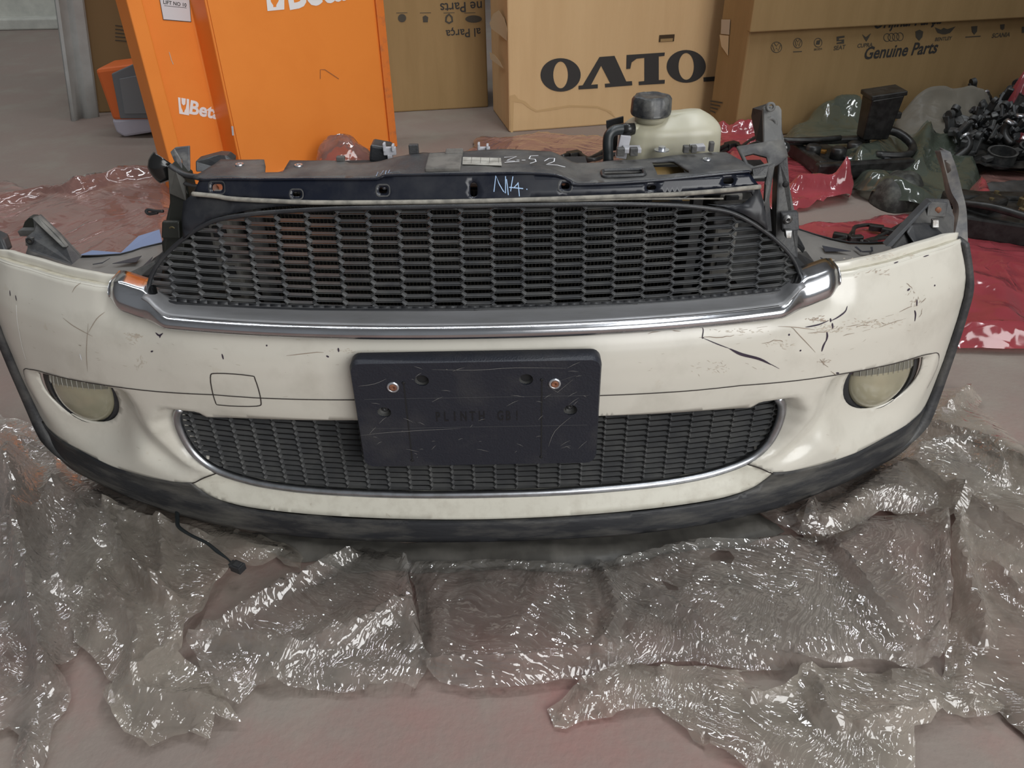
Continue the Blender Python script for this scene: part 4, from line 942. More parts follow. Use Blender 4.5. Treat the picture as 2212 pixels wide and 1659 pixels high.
# free end of the right wheel arch trim, curving up and back
Lf = [(2019, 326, 1.185), (2033, 367, 1.155), (2044, 420, 1.12), (2058, 446, 1.09), (2054, 475, 1.07), (2046, 512, 1.045)]
Md = [(2031, 324, 1.165), (2042, 367, 1.135), (2055, 414, 1.10), (2070, 442, 1.075), (2070, 470, 1.06), (2061, 512, 1.035)]
Rt = [(2053, 328, 1.155), (2066, 362, 1.125), (2079, 414, 1.09), (2086, 442, 1.07), (2089, 470, 1.055), (2091, 524, 1.03)]
A3 = [np.array([aty(*p) for p in smoothline(l_, 5)]) for l_ in (Lf, Md, Rt)]; n = len(A3[0]); back = A3[2]+np.array([-.006, .020, 0])
V = np.vstack(A3+[back]).tolist(); Fc = [(j*n+i, j*n+i+1, (j+1)*n+i+1, (j+1)*n+i) for j in range(3) for i in range(n-1)]
link('wheel_arch_strap', V, Fc, mat('strap_dusty', (.085, .085, .09), .6, col2=(.26, .24, .21), nscale=22, nlo=.42, nhi=.7, det=8), ROOT, solid=.003, auto=25)
SL('wheel_arch_strap', [(-30, 500, 1.10), (4, 516, 1.08), (14, 545, 1.06), (-5, 556, 1.05), (-30, 560, 1.05)], .02, BLK, bev=.003)
# left tower
lt = SL('left_tower', [(364, 358, .95), (400, 385, .95), (408, 420, .94), (396, 560, .92), (352, 572, .92), (351, 505, .93), (366, 440, .94)], .030, GREENBLK, bev=.002)
SL('tower_flange', [(364, 356, .945), (382, 364, .945), (402, 385, .945), (404, 432, .935), (368, 416, .94)], -.004, mat('tower_grey', (.05, .048, .042), .6, col2=(.085, .08, .07), nscale=20), lt, bev=.001)
SL('tower_block', [(354, 474, .925), (392, 474, .925), (394, 512, .92), (353, 510, .92)], -.008, GREENBLK, lt, bev=.002)
P = aty(373, 495, .917); MB().lathe(P, [(.0048, 0), (.0044, .0018), (.0024, .002), (.0022, 0)], (0, -1, 0), 16, cap=False).build('tower_bolt', mat('brass_dark', (.12, .10, .05), .5, metal=.6), lt)
MB().tube([aty(358, 345, .97), aty(350, 362, .965), aty(362, 390, .96)], [.016, .017, .010], 14, 4).build('rubber_buffer', mat('gloss_black', (.01, .01, .01), .2), lt)
SL('folded_strap', [(369, 327, .99), (378, 319, .99), (409, 316, .99), (410, 370, .97), (396, 372, .97), (392, 345, .98)], .004, mat('strap_grey', (.075, .075, .08), .5, col2=(.24, .23, .21), nscale=30, nlo=.45, nhi=.7), lt, bev=.001)
SL('folded_strap', [(369, 327, .985), (378, 320, .985), (393, 345, .975), (396, 372, .965), (388, 372, .965)], -.003, mat('strap_grey', (0, 0, 0)), lt, bev=.001)
MB().tube([aty(366, 357, .945), aty(392, 374, .945), aty(415, 381, .94), aty(450, 382, .935)], .0058, 8, 4, .6).build('tower_arm', BLKD, lt)
MB().tube([aty(402, 396, .94), aty(420, 401, .935), aty(440, 404, .93)], .005, 8, 4, .5).build('tower_arm', BLKD, lt)
mb = MB(); mb.slab([aty(*p) for p in [(421, 348, 1.01), (450, 340, 1.01), (470, 335, 1.01), (490, 336, 1.01), (502, 346, 1.01), (500, 372, .99), (421, 372, .99)]], (0, 1, 0), .02); mb.build('front_buffer', BLK, lt, smooth=False, bev=.003)
MB().tube([aty(352, 456, .96), aty(338, 456, .965), aty(322, 453, .97), aty(316, 457, .97), aty(322, 462, .97), aty(340, 459, .965)], .0022, 6, 4).build('wire_loop', BLK, lt)
# right tower
TG = mat('tower_dust', (.10, .10, .098), .65, col2=(.19, .185, .17), nscale=28, nlo=.4, nhi=.7, det=7)
rt = SL('right_tower', [(1648, 236, 1.01), (1652, 231, 1.01), (1684, 230, 1.01), (1689, 238, 1.01), (1690, 280, .995), (1694, 300, .985), (1692, 332, .97), (1650, 316, .975)], .006, TG, bev=.0015)
for (px, py, r_) in ((1664, 231, .006), (1664, 267, .009)):
    P = aty(px, py, 1.002); MB().lathe(P, [(r_, -.002), (r_, .0025), (r_*.5, .003), (r_*.45, .0005)], (0, -1, .25), 20, cap=False).build('tower_boss', TG, rt)
SL('tower_side', [(1627, 235, 1.05), (1658, 225, 1.06), (1648, 240, 1.012), (1650, 312, .985), (1634, 305, 1.0), (1630, 265, 1.04), (1624, 252, 1.05)], .003, DARK, rt)
vane = [(1586, 331, .975), (1650, 311, .975), (1694, 300, .975), (1702, 337, .955), (1690, 347, .945), (1664, 360, .935), (1626, 366, .93), (1612, 352, .94), (1602, 342, .955)]
# vane with an opening
vp = [aty(*p) for p in vane]; N_ = Vector((0, -.55, .83)).normalized(); ex = Vector((1, 0, 0)); ey = N_.cross(ex); c_ = Vector(vp[2])
c_ = Vector(np.mean(vp, 0)); to2 = lambda p: ((Vector(p)-c_).dot(ex), (Vector(p)-c_).dot(ey))
hol = [(1606, 340, .958), (1625, 338, .962), (1655, 341, .955), (1661, 350, .945), (1630, 356, .94), (1617, 352, .945)]
def f3(u, v): return np.array([list(c_+ex*float(a)+ey*float(b)) for a, b in zip(u, v)])
vv_ = [to2(p) for p in vp]
patch('tower_vane', vv_[::-1], [[to2(aty(*p)) for p in hol]], .012, f3, mat('vane_grey', (.045, .045, .047), .6, col2=(.12, .115, .105), nscale=25), rt, solid=.003)
SL('tower_leg', [(1681, 350, .955), (1702, 337, .955), (1706, 400, .945), (1715, 450, .94), (1724, 500, .93), (1724, 560, .92), (1695, 555, .92), (1676, 520, .92), (1679, 420, .935)], .022, BLKD, rt, bev=.002)
SL('tower_leg', [(1660, 362, .935), (1676, 354, .94), (1661, 405, .925), (1662, 430, .915), (1668, 500, .91), (1656, 500, .905), (1652, 440, .905), (1655, 400, .91)], .008, BLKD, rt, bev=.001)
SL('tower_vane', [(1626, 366, .93), (1660, 358, .93), (1655, 385, .925), (1628, 386, .925)], .004, BLK, rt)
SL('tower_vane', [(1626, 379, .928), (1656, 377, .928), (1655, 382, .92), (1628, 386, .92)], .004, TG, rt)
SL('tower_block', [(1683, 455, .93), (1720, 452, .93), (1722, 492, .922), (1685, 496, .922)], -.010, BLKD, rt, bev=.002)
P = aty(1701, 474, .914); MB().lathe(P, [(.0060, 0), (.0060, .001), (.0045, .0012), (.0036, .003), (.0022, .003), (.0018, 0)], (0, -1, 0), 18, cap=False).build('tower_bolt', STEEL, rt)
SL('tower_clip', [(1692, 492, .915), (1708, 492, .915), (1706, 510, .91), (1694, 510, .91)], -.008, STEEL, rt, bev=.001)
P = aty(1697, 398, .938); MB().lathe(P, [(.0042, 0), (.004, .001), (.001, .001)], (0, -1, 0), 14).build('bolt_hole', DARK, rt)
P = aty(1693, 320, .982); MB().lathe(P, [(.001, -.008), (.008, -.005), (.009, 0), (.007, .005), (.001, .008)], (1, 0, 0), 16).build('rubber_buffer', mat('gloss_black', (0, 0, 0)), rt)
# lead with plug hanging under the lip
wp = [(383, 1100, .05), (383, 1120, .05), (386, 1138, .05), (412, 1156, .05), (445, 1172, .05), (468, 1190, .048), (490, 1206, .046), (500, 1216, .044)]
WL = MB().tube([atz(*p) for p in wp], [.0030, .0032, .0028, .0022, .0022, .0028, .0014, .0012], 8, 5).build('wiring_lead', RUBBER, ROOT)
P = atz(514, 1225, .044); mb = MB(); mb.box(P, (.017, .013, .011), rz=-.45); mb.box((P[0]+.001, P[1]-.001, P[2]+.006), (.011, .009, .004), rz=-.45); mb.box((P[0]-.009, P[1]+.005, P[2]), (.006, .010, .008), rz=-.45); mb.build('plug', BLK, WL, smooth=False, bev=.0008)

# ================================================================== things standing behind
class Face:
    def __init__(s, P0, P1):                # vertical face through two floor points, facing the viewer
        s.o = np.array([P0[0], P0[1], 0.]); d = np.array([P1[0]-P0[0], P1[1]-P0[1], 0.]); s.d = d/np.linalg.norm(d); s.n = np.array([s.d[1], -s.d[0], 0.])
    def uv(s, px, py):
        d = ray(px, py); t = ((s.o-CAM)@s.n)/(d@s.n); p = CAM+d*t; return (float((p-s.o)@s.d), float(p[2]))
    def fn(s, off=.001):
        return lambda u, v: s.o[None]+np.outer(u, s.d)+np.outer(v, [0, 0, 1.])+s.n[None]*off
    def poly(s, pts): return [s.uv(*p) for p in pts]
def on_face(name, face, pts, m, parent, off=.0008, th=.0004):
    P = face.fn(off)(*np.array(face.poly(pts)).T); return MB().slab(P.tolist(), (-face.n*th/abs(th)).tolist() if False else face.n.tolist(), th).build(name, m, parent, smooth=False)
def text_on(name, face, text, pL, pR, m, parent, flip=False, shear=0., bold=0., sy=1., off=.001):
    a = np.array(face.uv(*pL)); b = np.array(face.uv(*pR)); V, Fc = glyphs(text, 1., shear, bold); w_ = V[:, 0].max()-V[:, 0].min()
    V = V-np.array([(V[:, 0].max()+V[:, 0].min())/2, (V[:, 1].max()+V[:, 1].min())/2])
    L = np.linalg.norm(b-a); k = L/w_; V = V*[k, k*sy]
    if flip: V = -V
    d = (b-a)/L; V = np.stack([V[:, 0]*d[0]-V[:, 1]*d[1], V[:, 0]*d[1]+V[:, 1]*d[0]], 1)+(a+b)/2
    return link(name, face.fn(off)(V[:, 0], V[:, 1]), Fc, m, parent, smooth=False)
def ink(name, face, lines, wpx, m, parent, closed=False, off=.001):
    k = np.linalg.norm(np.array(face.uv(lines[0][0][0]+5, lines[0][0][1]))-np.array(face.uv(*lines[0][0])))/5
    return strokes(name, [face.poly(l_) for l_ in lines], wpx*k, face.fn(off), m, parent, closed)
def circ(cx, cy, r, n=16, ry=None): return [(cx+r*math.cos(2*math.pi*i/n), cy+(ry or r)*math.sin(2*math.pi*i/n)) for i in range(n)]
# ---- orange lift column cover
u_ = np.array([.726, .688]); Fp = np.array([-.864, 2.37])+u_*.032; n_ = np.array([.688, -.726]); HT = 1.9
G_ = Fp+u_*.598; E_ = Fp-n_*.10; C_ = E_-u_*.155; C1 = C_+n_*.06; B_ = C1-u_*.042; A_ = B_-n_*.085
prof = [A_, B_, C1, C_, E_, Fp, G_, G_-n_*.125]
# check handed: build as an extruded plan
mb = MB(); n = len(prof); mb.add([(p[0], p[1], 0.) for p in prof]+[(p[0], p[1], HT) for p in prof], [tuple(range(n))[::-1], tuple(range(n, 2*n))]+[(i, (i+1) % n, (i+1) % n+n, i+n) for i in range(n)])
OC = thing('lift_cabinet', 'tall bright orange steel cabinet with white printed logo standing left of the boxes', 'cabinet', (float(Fp[0]), float(Fp[1]), 0))
mb.build('cabinet_body', ORANGE, OC, smooth=False, bev=.004)
FF = Face(Fp, G_); FR = Face(C_, E_)
# framed right edge and base flange of the front panel
def fr_slab(name, face, u0_, u1_, v0, v1, th, m, parent, bev=.001):
    P = face.fn(.0)(np.array([u0_, u1_, u1_, u0_]), np.array([v0, v0, v1, v1])); return MB().slab(P.tolist(), face.n.tolist(), th).build(name, m, parent, smooth=False, bev=bev)
fr_slab('front_panel', FF, .006, .562, .018, HT-.01, .004, ORANGE, OC)
fr_slab('side_flange', FF, .569, .600, .0, HT, .009, mat('orange_worn', (.72, .19, .03), .5, col2=(.45, .14, .05), nscale=30, nlo=.5, nhi=.75), OC, .002)
fr_slab('base_flange', FF, .0, .569, .0, .012, .009, mat('orange_worn', (0, 0, 0)), OC)
ink('paint_scuff', FF, [[(690, 170), (690, 150), (700, 150), (730, 170)]], 1.6, mat('orange_dark', (.35, .12, .04), .6), OC, off=.0052)
on_face('paint_chip', FF, [(498, 272), (502, 272), (504, 292), (500, 292)], GREYPL, OC, off=.0045)
LW = mat('logo_white', (.82, .80, .80), .5)
# printed marks: white block with the jaw shape left open, then the word
def jaw(face, x0, y0, x1, y1, sk, parent, off):
    w_ = x1-x0; h_ = y1-y0; q = lambda a, b: (x0+w_*a, y0+h_*b+sk*a)
    on_face('printed_logo', face, [q(0, 0), q(.22, 0), q(.22, .30), q(.30, .62), q(.42, .78), q(.42, 1), q(.12, 1)], LW, parent, off)
    on_face('printed_logo', face, [q(.78, 0), q(1, 0), q(1, 1), q(.58, 1), q(.58, .78), q(.70, .62), q(.78, .30)], LW, parent, off)
    on_face('printed_logo', face, [q(.30, 0), q(.70, 0), q(.66, .35), q(.5, .45), q(.34, .35)], LW, parent, off)
    on_face('printed_logo', face, [q(.42, .86), q(.58, .86), q(.58, 1), q(.42, 1)], LW, parent, off)
jaw(FF, 571, -26, 612, 24, -4, OC, .0052)
text_on('printed_word', FF, 'Beta', (618, -13), (745, -34), LW, OC, bold=.03, off=.0052)
jaw(FR, 384, 210, 408, 245, 4, OC, .0012)
text_on('printed_word', FR, 'Beta', (410, 231), (476, 245), LW, OC, bold=.03, off=.0012)
ink('paint_scuff', FR, [[(365, 112), (370, 130), (374, 139)]], 1.5, TANSTICK, OC, off=.0012)
lab = on_face('lift_label', FR, [(342, -14), (408, -8), (412, 47), (352, 42)], mat('label_white', (.62, .62, .64), .5), OC, off=.002)
ink('label_border', FR, [[(342, -14), (408, -8), (412, 47), (352, 42)]], 1.6, INK, lab, closed=True, off=.0026)
text_on('label_text', FR, 'LIFT NO 10', (352, 4), (402, 11), INK, lab, bold=.02, off=.0027)
ink('label_text', FR, [[(354, 12), (402, 17)]], .9, INK, lab, off=.0027)
# ---- cardboard boxes
def carton(name, label, pBL, pBR, W, depth, H_, m, side_m=None, group=None, u_off=0., bl=None):
    P0 = atz(*pBL); P1 = atz(*pBR); f = Face(P0, P1)
    t = thing(name, label, 'box', (float(P0[0]), float(P0[1]), 0), group)
    b0 = f.o+f.d*u_off; b1 = b0+f.d*W; c1 = b1-f.n*depth; c0 = b0-f.n*depth
    if bl is not None: c1 = c1-c0+bl; c0 = bl
    V = [tuple(p) for p in (b0, b1, c1, c0)]+[(p[0], p[1], H_) for p in (b0, b1, c1, c0)]
    MB().add(V, [(3, 2, 1, 0), (4, 5, 6, 7), (0, 1, 5, 4), (1, 2, 6, 5), (2, 3, 7, 6), (3, 0, 4, 7)]).build('carton_body', m, t, smooth=False, bev=.006)
    return t, f
pL = atz(1037, 241); pC = atz(1100, 286); vdep = float(np.linalg.norm(pL-pC))
B2, F2 = carton('cardboard_carton', 'large cardboard carton with big black upside-down lettering, behind the coolant tank', (1100, 286), (1299, 271), 1.02, vdep, 1.25, CARD)
def sc2(pts): return [(800+x/2.765, y/2.765) for x, y in pts]
for nm, cx_, cy_, rx_, ry_, ix, iy in (('O', 1136, 447, 120, 100, 44, 80), ('O', 1886, 396, 117, 98, 46, 80)):
    o_ = F2.poly(sc2(ell(cx_, cy_, rx_, ry_, 40))); i_ = F2.poly(sc2(ell(cx_, cy_, ix, iy, 28)))
    patch('printed_letter', o_[::-1], [i_], .03, F2.fn(.0015), INK, B2, smooth=False)
on_face('printed_letter', F2, sc2([(1368, 340), (1458, 333), (1528, 486), (1562, 484), (1564, 509), (1402, 522), (1400, 500), (1432, 497), (1378, 392), (1318, 506), (1358, 503), (1358, 527), (1243, 534), (1243, 512), (1268, 509)][::-1]), INK, B2, off=.0012)
on_face('printed_letter', F2, sc2([(1530, 328), (1758, 313), (1756, 333), (1722, 337), (1722, 478), (1758, 476), (1757, 499), (1603, 508), (1602, 487), (1636, 484), (1636, 345), (1590, 350), (1560, 372), (1552, 410), (1528, 412)][::-1]), INK, B2, off=.0012)
on_face('printed_letter', F2, sc2([(1988, 462), (2120, 452), (2120, 480), (1990, 488)][::-1]), INK, B2, off=.0012)
hp = [F2.uv(*p) for p in ((1419, 86), (1460, 84))]; hc = ((hp[0][0]+hp[1][0])/2, hp[0][1]+.004)
strokes('handle_slot', [[(hc[0]-.030, hc[1]), (hc[0]+.030, hc[1])]], .024, F2.fn(.002), mat('slot_dark', (.06, .035, .015), .9), B2)
strokes('handle_slot', [[(hc[0]-.024, hc[1]-.006), (hc[0]+.024, hc[1]-.006)]], .010, F2.fn(.003), CARDB, B2)
on_face('damp_stain', F2, [(1103, 286), (1101, 207), (1112, 204), (1120, 214), (1135, 219), (1148, 232), (1160, 238), (1190, 233), (1230, 227), (1290, 229), (1320, 240), (1330, 255), (1310, 240), (1290, 233), (1230, 231), (1190, 238), (1158, 242), (1140, 232), (1128, 222), (1110, 220), (1108, 286)][::-1], STAIN, B2)
S2 = Face(pL, pC)
on_face('torn_patch', S2, [(1066, 30), (1078, 22), (1090, 40), (1096, 62), (1095, 88), (1080, 75), (1062, 62), (1058, 50)][::-1], TORN, B2)
on_face('torn_patch', S2, [(1058, 112), (1068, 118), (1080, 132), (1088, 148), (1070, 135), (1060, 128)][::-1], TORN, B2)
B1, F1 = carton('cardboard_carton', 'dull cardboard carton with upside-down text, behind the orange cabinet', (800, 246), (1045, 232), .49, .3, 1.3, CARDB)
text_on('printed_text', F1, 'ne Parts', (951, 18), (1041, 13), INK, B1, flip=True, bold=.01)
text_on('printed_text', F1, 'al Parça', (963, 72), (1038, 67), INK, B1, flip=True, bold=.01)
PR = mat('print_grey', (.07, .06, .045), .8)
def ovals(face, parent, it):
    for c in it: on_face('printed_logo', face, c[::-1] if True else c, PR, parent)
ovals(F1, B1, [circ(868.5, 39, 9), [(913, 36), (919, 33), (925, 37), (924, 48), (914, 48)], circ(1023, 41, 18, 20, 8)])
ink('printed_logo', F1, [[(964, 36), (970, 31), (976, 37), (977, 46), (970, 50), (963, 46), (964, 36)]], 4, PR, B1)
for px in (868, 919, 970, 1015): ink('printed_text', F1, [[(px-12, 28), (px+12, 27.5)]], 1.2, PR, B1)
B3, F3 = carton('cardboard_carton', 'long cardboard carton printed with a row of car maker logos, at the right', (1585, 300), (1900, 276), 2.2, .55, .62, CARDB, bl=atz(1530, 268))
# narrow left side of the right carton catches less light
side3 = Face(atz(1530, 268), atz(1585, 300))
def line_row(face, parent, items, w_=1.3, nm='printed_logo'):
    for l_, c in items: ink(nm, face, [l_], w_, PR, parent, closed=c)
line_row(F3, B3, [(circ(1677, 102, 11.5), True), ([(1668, 97), (1673, 110), (1677, 103), (1681, 110), (1686, 97)], False), (circ(1723, 93, 9.3, 16, 10.5), True), ([(1717, 88), (1720, 100), (1723, 94), (1726, 100), (1729, 88)], False), ([(1719, 85), (1723, 91), (1727, 85)], False), ([(1672, 93), (1677, 100), (1682, 93)], False), (circ(1767, 92, 8.5, 16, 9.5), True)])
ovals(F3, B3, [[(1762, 96), (1764, 88), (1772, 86), (1770, 96)]])
ovals(F3, B3, [[(1807, 79), (1824, 77), (1824, 81), (1812, 83), (1812, 86), (1823, 85), (1823, 94), (1807, 95), (1807, 92), (1818, 90), (1818, 88), (1807, 89)], [(1862, 74), (1870, 80), (1881, 72), (1876, 82), (1871, 90), (1867, 84)], [(1977, 68), (1986, 64), (1994, 68), (1992, 80), (1985, 88), (1978, 80)]])
line_row(F3, B3, [(circ(1916+9.3*k, 81-.6*k, 7.2, 16, 8.5), True) for k in range(4)])
ovals(F3, B3, [[(2019, 59), (2032, 64), (2038, 60), (2046, 63), (2064, 57), (2052, 71), (2042, 74), (2036, 74), (2025, 71)], [(2098, 57), (2111, 56), (2110, 68), (2104, 75), (2099, 68)], [(2160, 53), (2170, 52), (2169, 62), (2165, 65), (2161, 62)], [(2207, 58), (2216, 57), (2216, 70), (2207, 71)]])
for t_, l_, r_ in (('SEAT', (1801, 104), (1826, 101)), ('CUPRA', (1852, 99), (1885, 96)), ('BENTLEY', (2020, 85), (2056, 82)), ('SCANIA', (2143, 77), (2182, 74)), ('SKODA', (1758, 107), (1776, 105))): text_on('printed_text', F3, t_, l_, r_, PR, B3, bold=.02)
line_row(F3, B3, [([(1713, 112), (1732, 111)], False), ([(2085, 80), (2118, 78)], False)], 1.6, 'printed_text')
text_on('printed_text', F3, 'Genuine Parts', (1868, 115), (2026, 101), INK, B3, bold=.022, shear=.12, sy=1.15)
text_on('printed_text', F3, 'Orijinal Parça', (1888, 53), (2035, 42), INK, B3, bold=.022, shear=.12, sy=1.15)
on_face('shipping_label', side3, [(1560, 42), (1579, 42), (1577, 75), (1559, 73)][::-1], TANSTICK, B3, off=.003)
on_face('torn_patch', side3, [(1556, 75), (1576, 77), (1574, 120), (1560, 100)][::-1], TORN, B3, off=.003)
for k in range(4): ink('printed_text', side3, [[(1536, 218+7*k), (1562-5*k, 222+7*k)]], 1.4, PR, B3, off=.003)
# upper carton resting on it
u0_, v0 = F3.uv(1610, 75); u1_, v1 = F3.uv(2212, 28)
t4 = thing('cardboard_carton', 'plain cardboard carton lying on top of the carton with the logo row', 'box', tuple((F3.o+F3.d*u0_+np.array([0, 0, .62])).tolist()))
zz = (v0+v1)/2
b0 = F3.o+F3.d*u0_+F3.n*.03; b1 = b0+F3.d*2.1; c1 = b1-F3.n*.17; c0 = b0-F3.n*.17
MB().add([(p[0], p[1], zz) for p in (b0, b1, b1-F3.n*.028, b0-F3.n*.028)]+[(p[0], p[1], 1.15) for p in (b0, b1, b1-F3.n*.028, b0-F3.n*.028)], [(3, 2, 1, 0), (4, 5, 6, 7), (0, 1, 5, 4), (1, 2, 6, 5), (2, 3, 7, 6), (3, 0, 4, 7)]).build('carton_skirt', CARDB, t4, smooth=False, bev=.004)
MB().add([(p[0], p[1], .621) for p in (b0-F3.n*.028, b1-F3.n*.028, c1, c0)]+[(p[0], p[1], 1.15) for p in (b0-F3.n*.028, b1-F3.n*.028, c1, c0)], [(3, 2, 1, 0), (4, 5, 6, 7), (0, 1, 5, 4), (1, 2, 6, 5), (2, 3, 7, 6), (3, 0, 4, 7)]).build('carton_body', CARDB, t4, smooth=False, bev=.004)
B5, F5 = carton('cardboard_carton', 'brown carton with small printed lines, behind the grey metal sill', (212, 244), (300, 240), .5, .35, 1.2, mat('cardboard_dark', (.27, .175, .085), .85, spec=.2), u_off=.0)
for k in range(5): ink('printed_text', F5, [[(249, 55+8*k), (272+3*k, 58+8*k)]], 2.2, PR, B5)
# ---- grey metal sill leaning upright
a0 = atz(153, 260); a1_ = atz(213, 250); tdir = np.array([.05, .30, 1.0]); Lh = 1.15; rgt = (a1_-a0)/np.linalg.norm(a1_-a0); fw = np.array([rgt[1], -rgt[0], 0]); wd = float(np.linalg.norm(a1_-a0))
prf = [(0, .0), (.0, .022), (.10, .026), (.30, .005), (.42, .0), (.50, .012), (.60, .020), (.92, .022), (1.0, .014), (1.0, .0)]
rows = []
for t in np.linspace(0, 1, 8):
    top = a0+np.array([.16*t*1.2, .06*t, Lh*t])
    rows.append([top+rgt*wd*u*(1-.12*t)+fw*v for u, v in prf])
V = [tuple(p) for r_ in rows for p in r_]; k = len(prf); Fc = [(i*k+j, i*k+j+1, (i+1)*k+j+1, (i+1)*k+j) for i in range(7) for j in range(k-1)]
o = link('metal_sill', V, Fc, mat('pale_steel', (.44, .46, .45), .45, col2=(.38, .39, .38), nscale=9), None, solid=.004, auto=30); tag(o, 'pale grey ridged metal sill panel standing upright at the left', 'metal panel')
# ---- orange and grey tool case
TC = thing('tool_case', 'small orange and grey tool case with white base beside the orange cabinet', 'case', tuple(atz(280, 296)))
yc = atz(270, 297)[1]
SL('case_shell', [(204, 150, yc), (300, 138, yc), (335, 150, yc), (335, 262, yc), (243, 260, yc)], .16, mat('case_orange', (.62, .13, .025), .5), TC, bev=.012)
SL('case_panel', [(243, 158, yc-.004), (292, 136, yc-.004), (326, 140, yc-.004), (330, 255, yc-.004), (262, 255, yc-.004)], -.012, mat('case_grey', (.14, .15, .16), .6), TC, bev=.004)
SL('case_panel', [(258, 170, yc-.017), (320, 158, yc-.017), (322, 245, yc-.017), (270, 246, yc-.017)], -.004, mat('case_grey2', (.17, .18, .19), .6), TC, bev=.003)
SL('case_base', [(240, 258, yc), (335, 254, yc), (335, 286, yc), (268, 297, yc), (250, 286, yc)], .15, mat('case_white', (.42, .41, .48), .6), TC, bev=.01)

# ================================================================== plastic films
def floorpoly(px, z=0.): return [tuple(atz(x, y, z)[:2]) for x, y in px]
def sheet(name, label, cat, out_px, m, amp=.02, flatsh=True, big=.09, ang=0., an=1., seed=1, step=.0075, z0=.003, holes=(), ridges=(), rag=.006, edge=.03, zcap=None, group=None, flat=(), tilt=None, curl=0.):
    out_ = resample(floorpoly(out_px), step*1.5); n = len(out_); rs = np.random.RandomState(seed)
    P = np.array(out_); c = P.mean(0)
    j = (vnoise(P[:, 0]*55+seed, P[:, 1]*55, seed)-.5)*2*rag+(vnoise(P[:, 0]*18, P[:, 1]*18+seed, seed+3)-.5)*2*rag*1.4
    T_ = np.roll(P, -1, 0)-np.roll(P, 1, 0); T_ /= np.linalg.norm(T_, axis=1)[:, None]+1e-9; P = P+np.stack([-T_[:, 1], T_[:, 0]], 1)*j[:, None]
    out_ = [tuple(p) for p in P]; hs = [floorpoly(h) for h in holes]
    rd = [(floorpoly(r_[0]), r_[1], r_[2]) for r_ in ridges]
    loop = out_+[out_[0]]
    def h(x, y):
        e = ss(seg_dist(x, y, loop)/edge)
        q = crumple(x, y, seed, big*1.35, ang, an); a_ = amp*(.25+.75*e)
        z = z0+a_*q+.35*amp*(vnoise(x/.16, y/.16, seed+9))*e
        z = z+curl*(1-e)*(vnoise(x*25, y*25, seed+20) > .35)*vnoise(x*14, y*14, seed+21)
        for ln, w_, hh_ in rd:
            d = seg_dist(x, y, ln); z = z+hh_*np.exp(-(d/w_)**2)*(.72+.56*vnoise(x*22, y*22, seed+7))
        # keep low beneath the bumper
        a = np.abs(x-XC); und = ss((y-(.775+plan(np.minimum(a, .727))))/.02)*ss((.80-a)/.05)
        z = z*(1-und)+np.minimum(z, .004+.018*q+.010)*und
        return np.stack([x, y, z], 1)
    o = patch(name, out_, hs, step, h, m, None, jitter=.25, smooth=not (m in (CLEAR, CLEARD)))
    return tag(o, label, cat, group)
sheet('plastic_film', 'crumpled clear plastic film in the left foreground corner, torn along its lower edge', 'plastic film',
      [(-120, 900), (60, 930), (150, 985), (250, 1050), (330, 1100), (300, 1150), (250, 1200), (230, 1300), (190, 1390), (150, 1450), (140, 1520), (110, 1600), (88, 1700), (40, 1700), (55, 1600), (20, 1590), (-150, 1640)], CLEAR, amp=.038, big=.07, ang=1.2, an=.55, seed=11, z0=.004, rag=.007, curl=.02,
      ridges=[([(70, 1050), (90, 1250), (110, 1400), (125, 1500)], .012, .040), ([(20, 990), (60, 1100), (40, 1250)], .016, .04), ([(150, 1100), (90, 1180), (60, 1290)], .010, .03), ([(200, 1150), (150, 1300)], .012, .03)])
sheet('plastic_film', 'dusty clear plastic film with long pleats under the hanging plug', 'plastic film',
      [(215, 1110), (330, 1085), (400, 1110), (520, 1160), (620, 1190), (660, 1215), (655, 1245), (600, 1215), (540, 1235), (520, 1255), (500, 1300), (455, 1360), (420, 1400), (400, 1440), (455, 1480), (490, 1530), (520, 1570), (470, 1560), (460, 1615), (405, 1600), (330, 1620), (285, 1595), (250, 1550), (242, 1500), (255, 1495), (235, 1475), (215, 1440), (170, 1400), (150, 1330), (160, 1230), (180, 1160)], CLEARD, amp=.028, big=.085, ang=.95, an=.42, seed=23, z0=.006, rag=.004, curl=.012,
      ridges=[([(245, 1125), (285, 1230), (340, 1300), (385, 1330)], .010, .030), ([(360, 1160), (370, 1260), (355, 1320)], .009, .022), ([(520, 1255), (440, 1370), (380, 1440), (320, 1500)], .011, .035), ([(230, 1270), (320, 1400), (300, 1490)], .012, .022), ([(260, 1580), (250, 1520), (330, 1530), (480, 1545)], .010, .018), ([(250, 1120), (400, 1170), (440, 1190)], .010, .02)])
sheet('plastic_film', 'clear plastic film folded into a cone, left of the flat bag in front', 'plastic film',
      [(450, 1400), (500, 1360), (580, 1315), (680, 1260), (740, 1225), (790, 1190), (830, 1200), (870, 1215), (890, 1260), (905, 1330), (915, 1400), (935, 1450), (900, 1500), (760, 1505), (640, 1495), (560, 1490), (520, 1530), (475, 1515), (445, 1470), (418, 1420)], CLEAR, amp=.026, big=.075, ang=.55, an=.5, seed=31, z0=.007, rag=.004, curl=.012,
      ridges=[([(425, 1420), (520, 1360), (680, 1270), (760, 1215)], .010, .030), ([(600, 1480), (640, 1440), (760, 1400), (860, 1340)], .012, .032), ([(880, 1230), (885, 1300), (900, 1400)], .008, .022), ([(425, 1420), (470, 1500), (500, 1520)], .008, .018), ([(450, 1400), (560, 1410), (640, 1430)], .008, .020)])
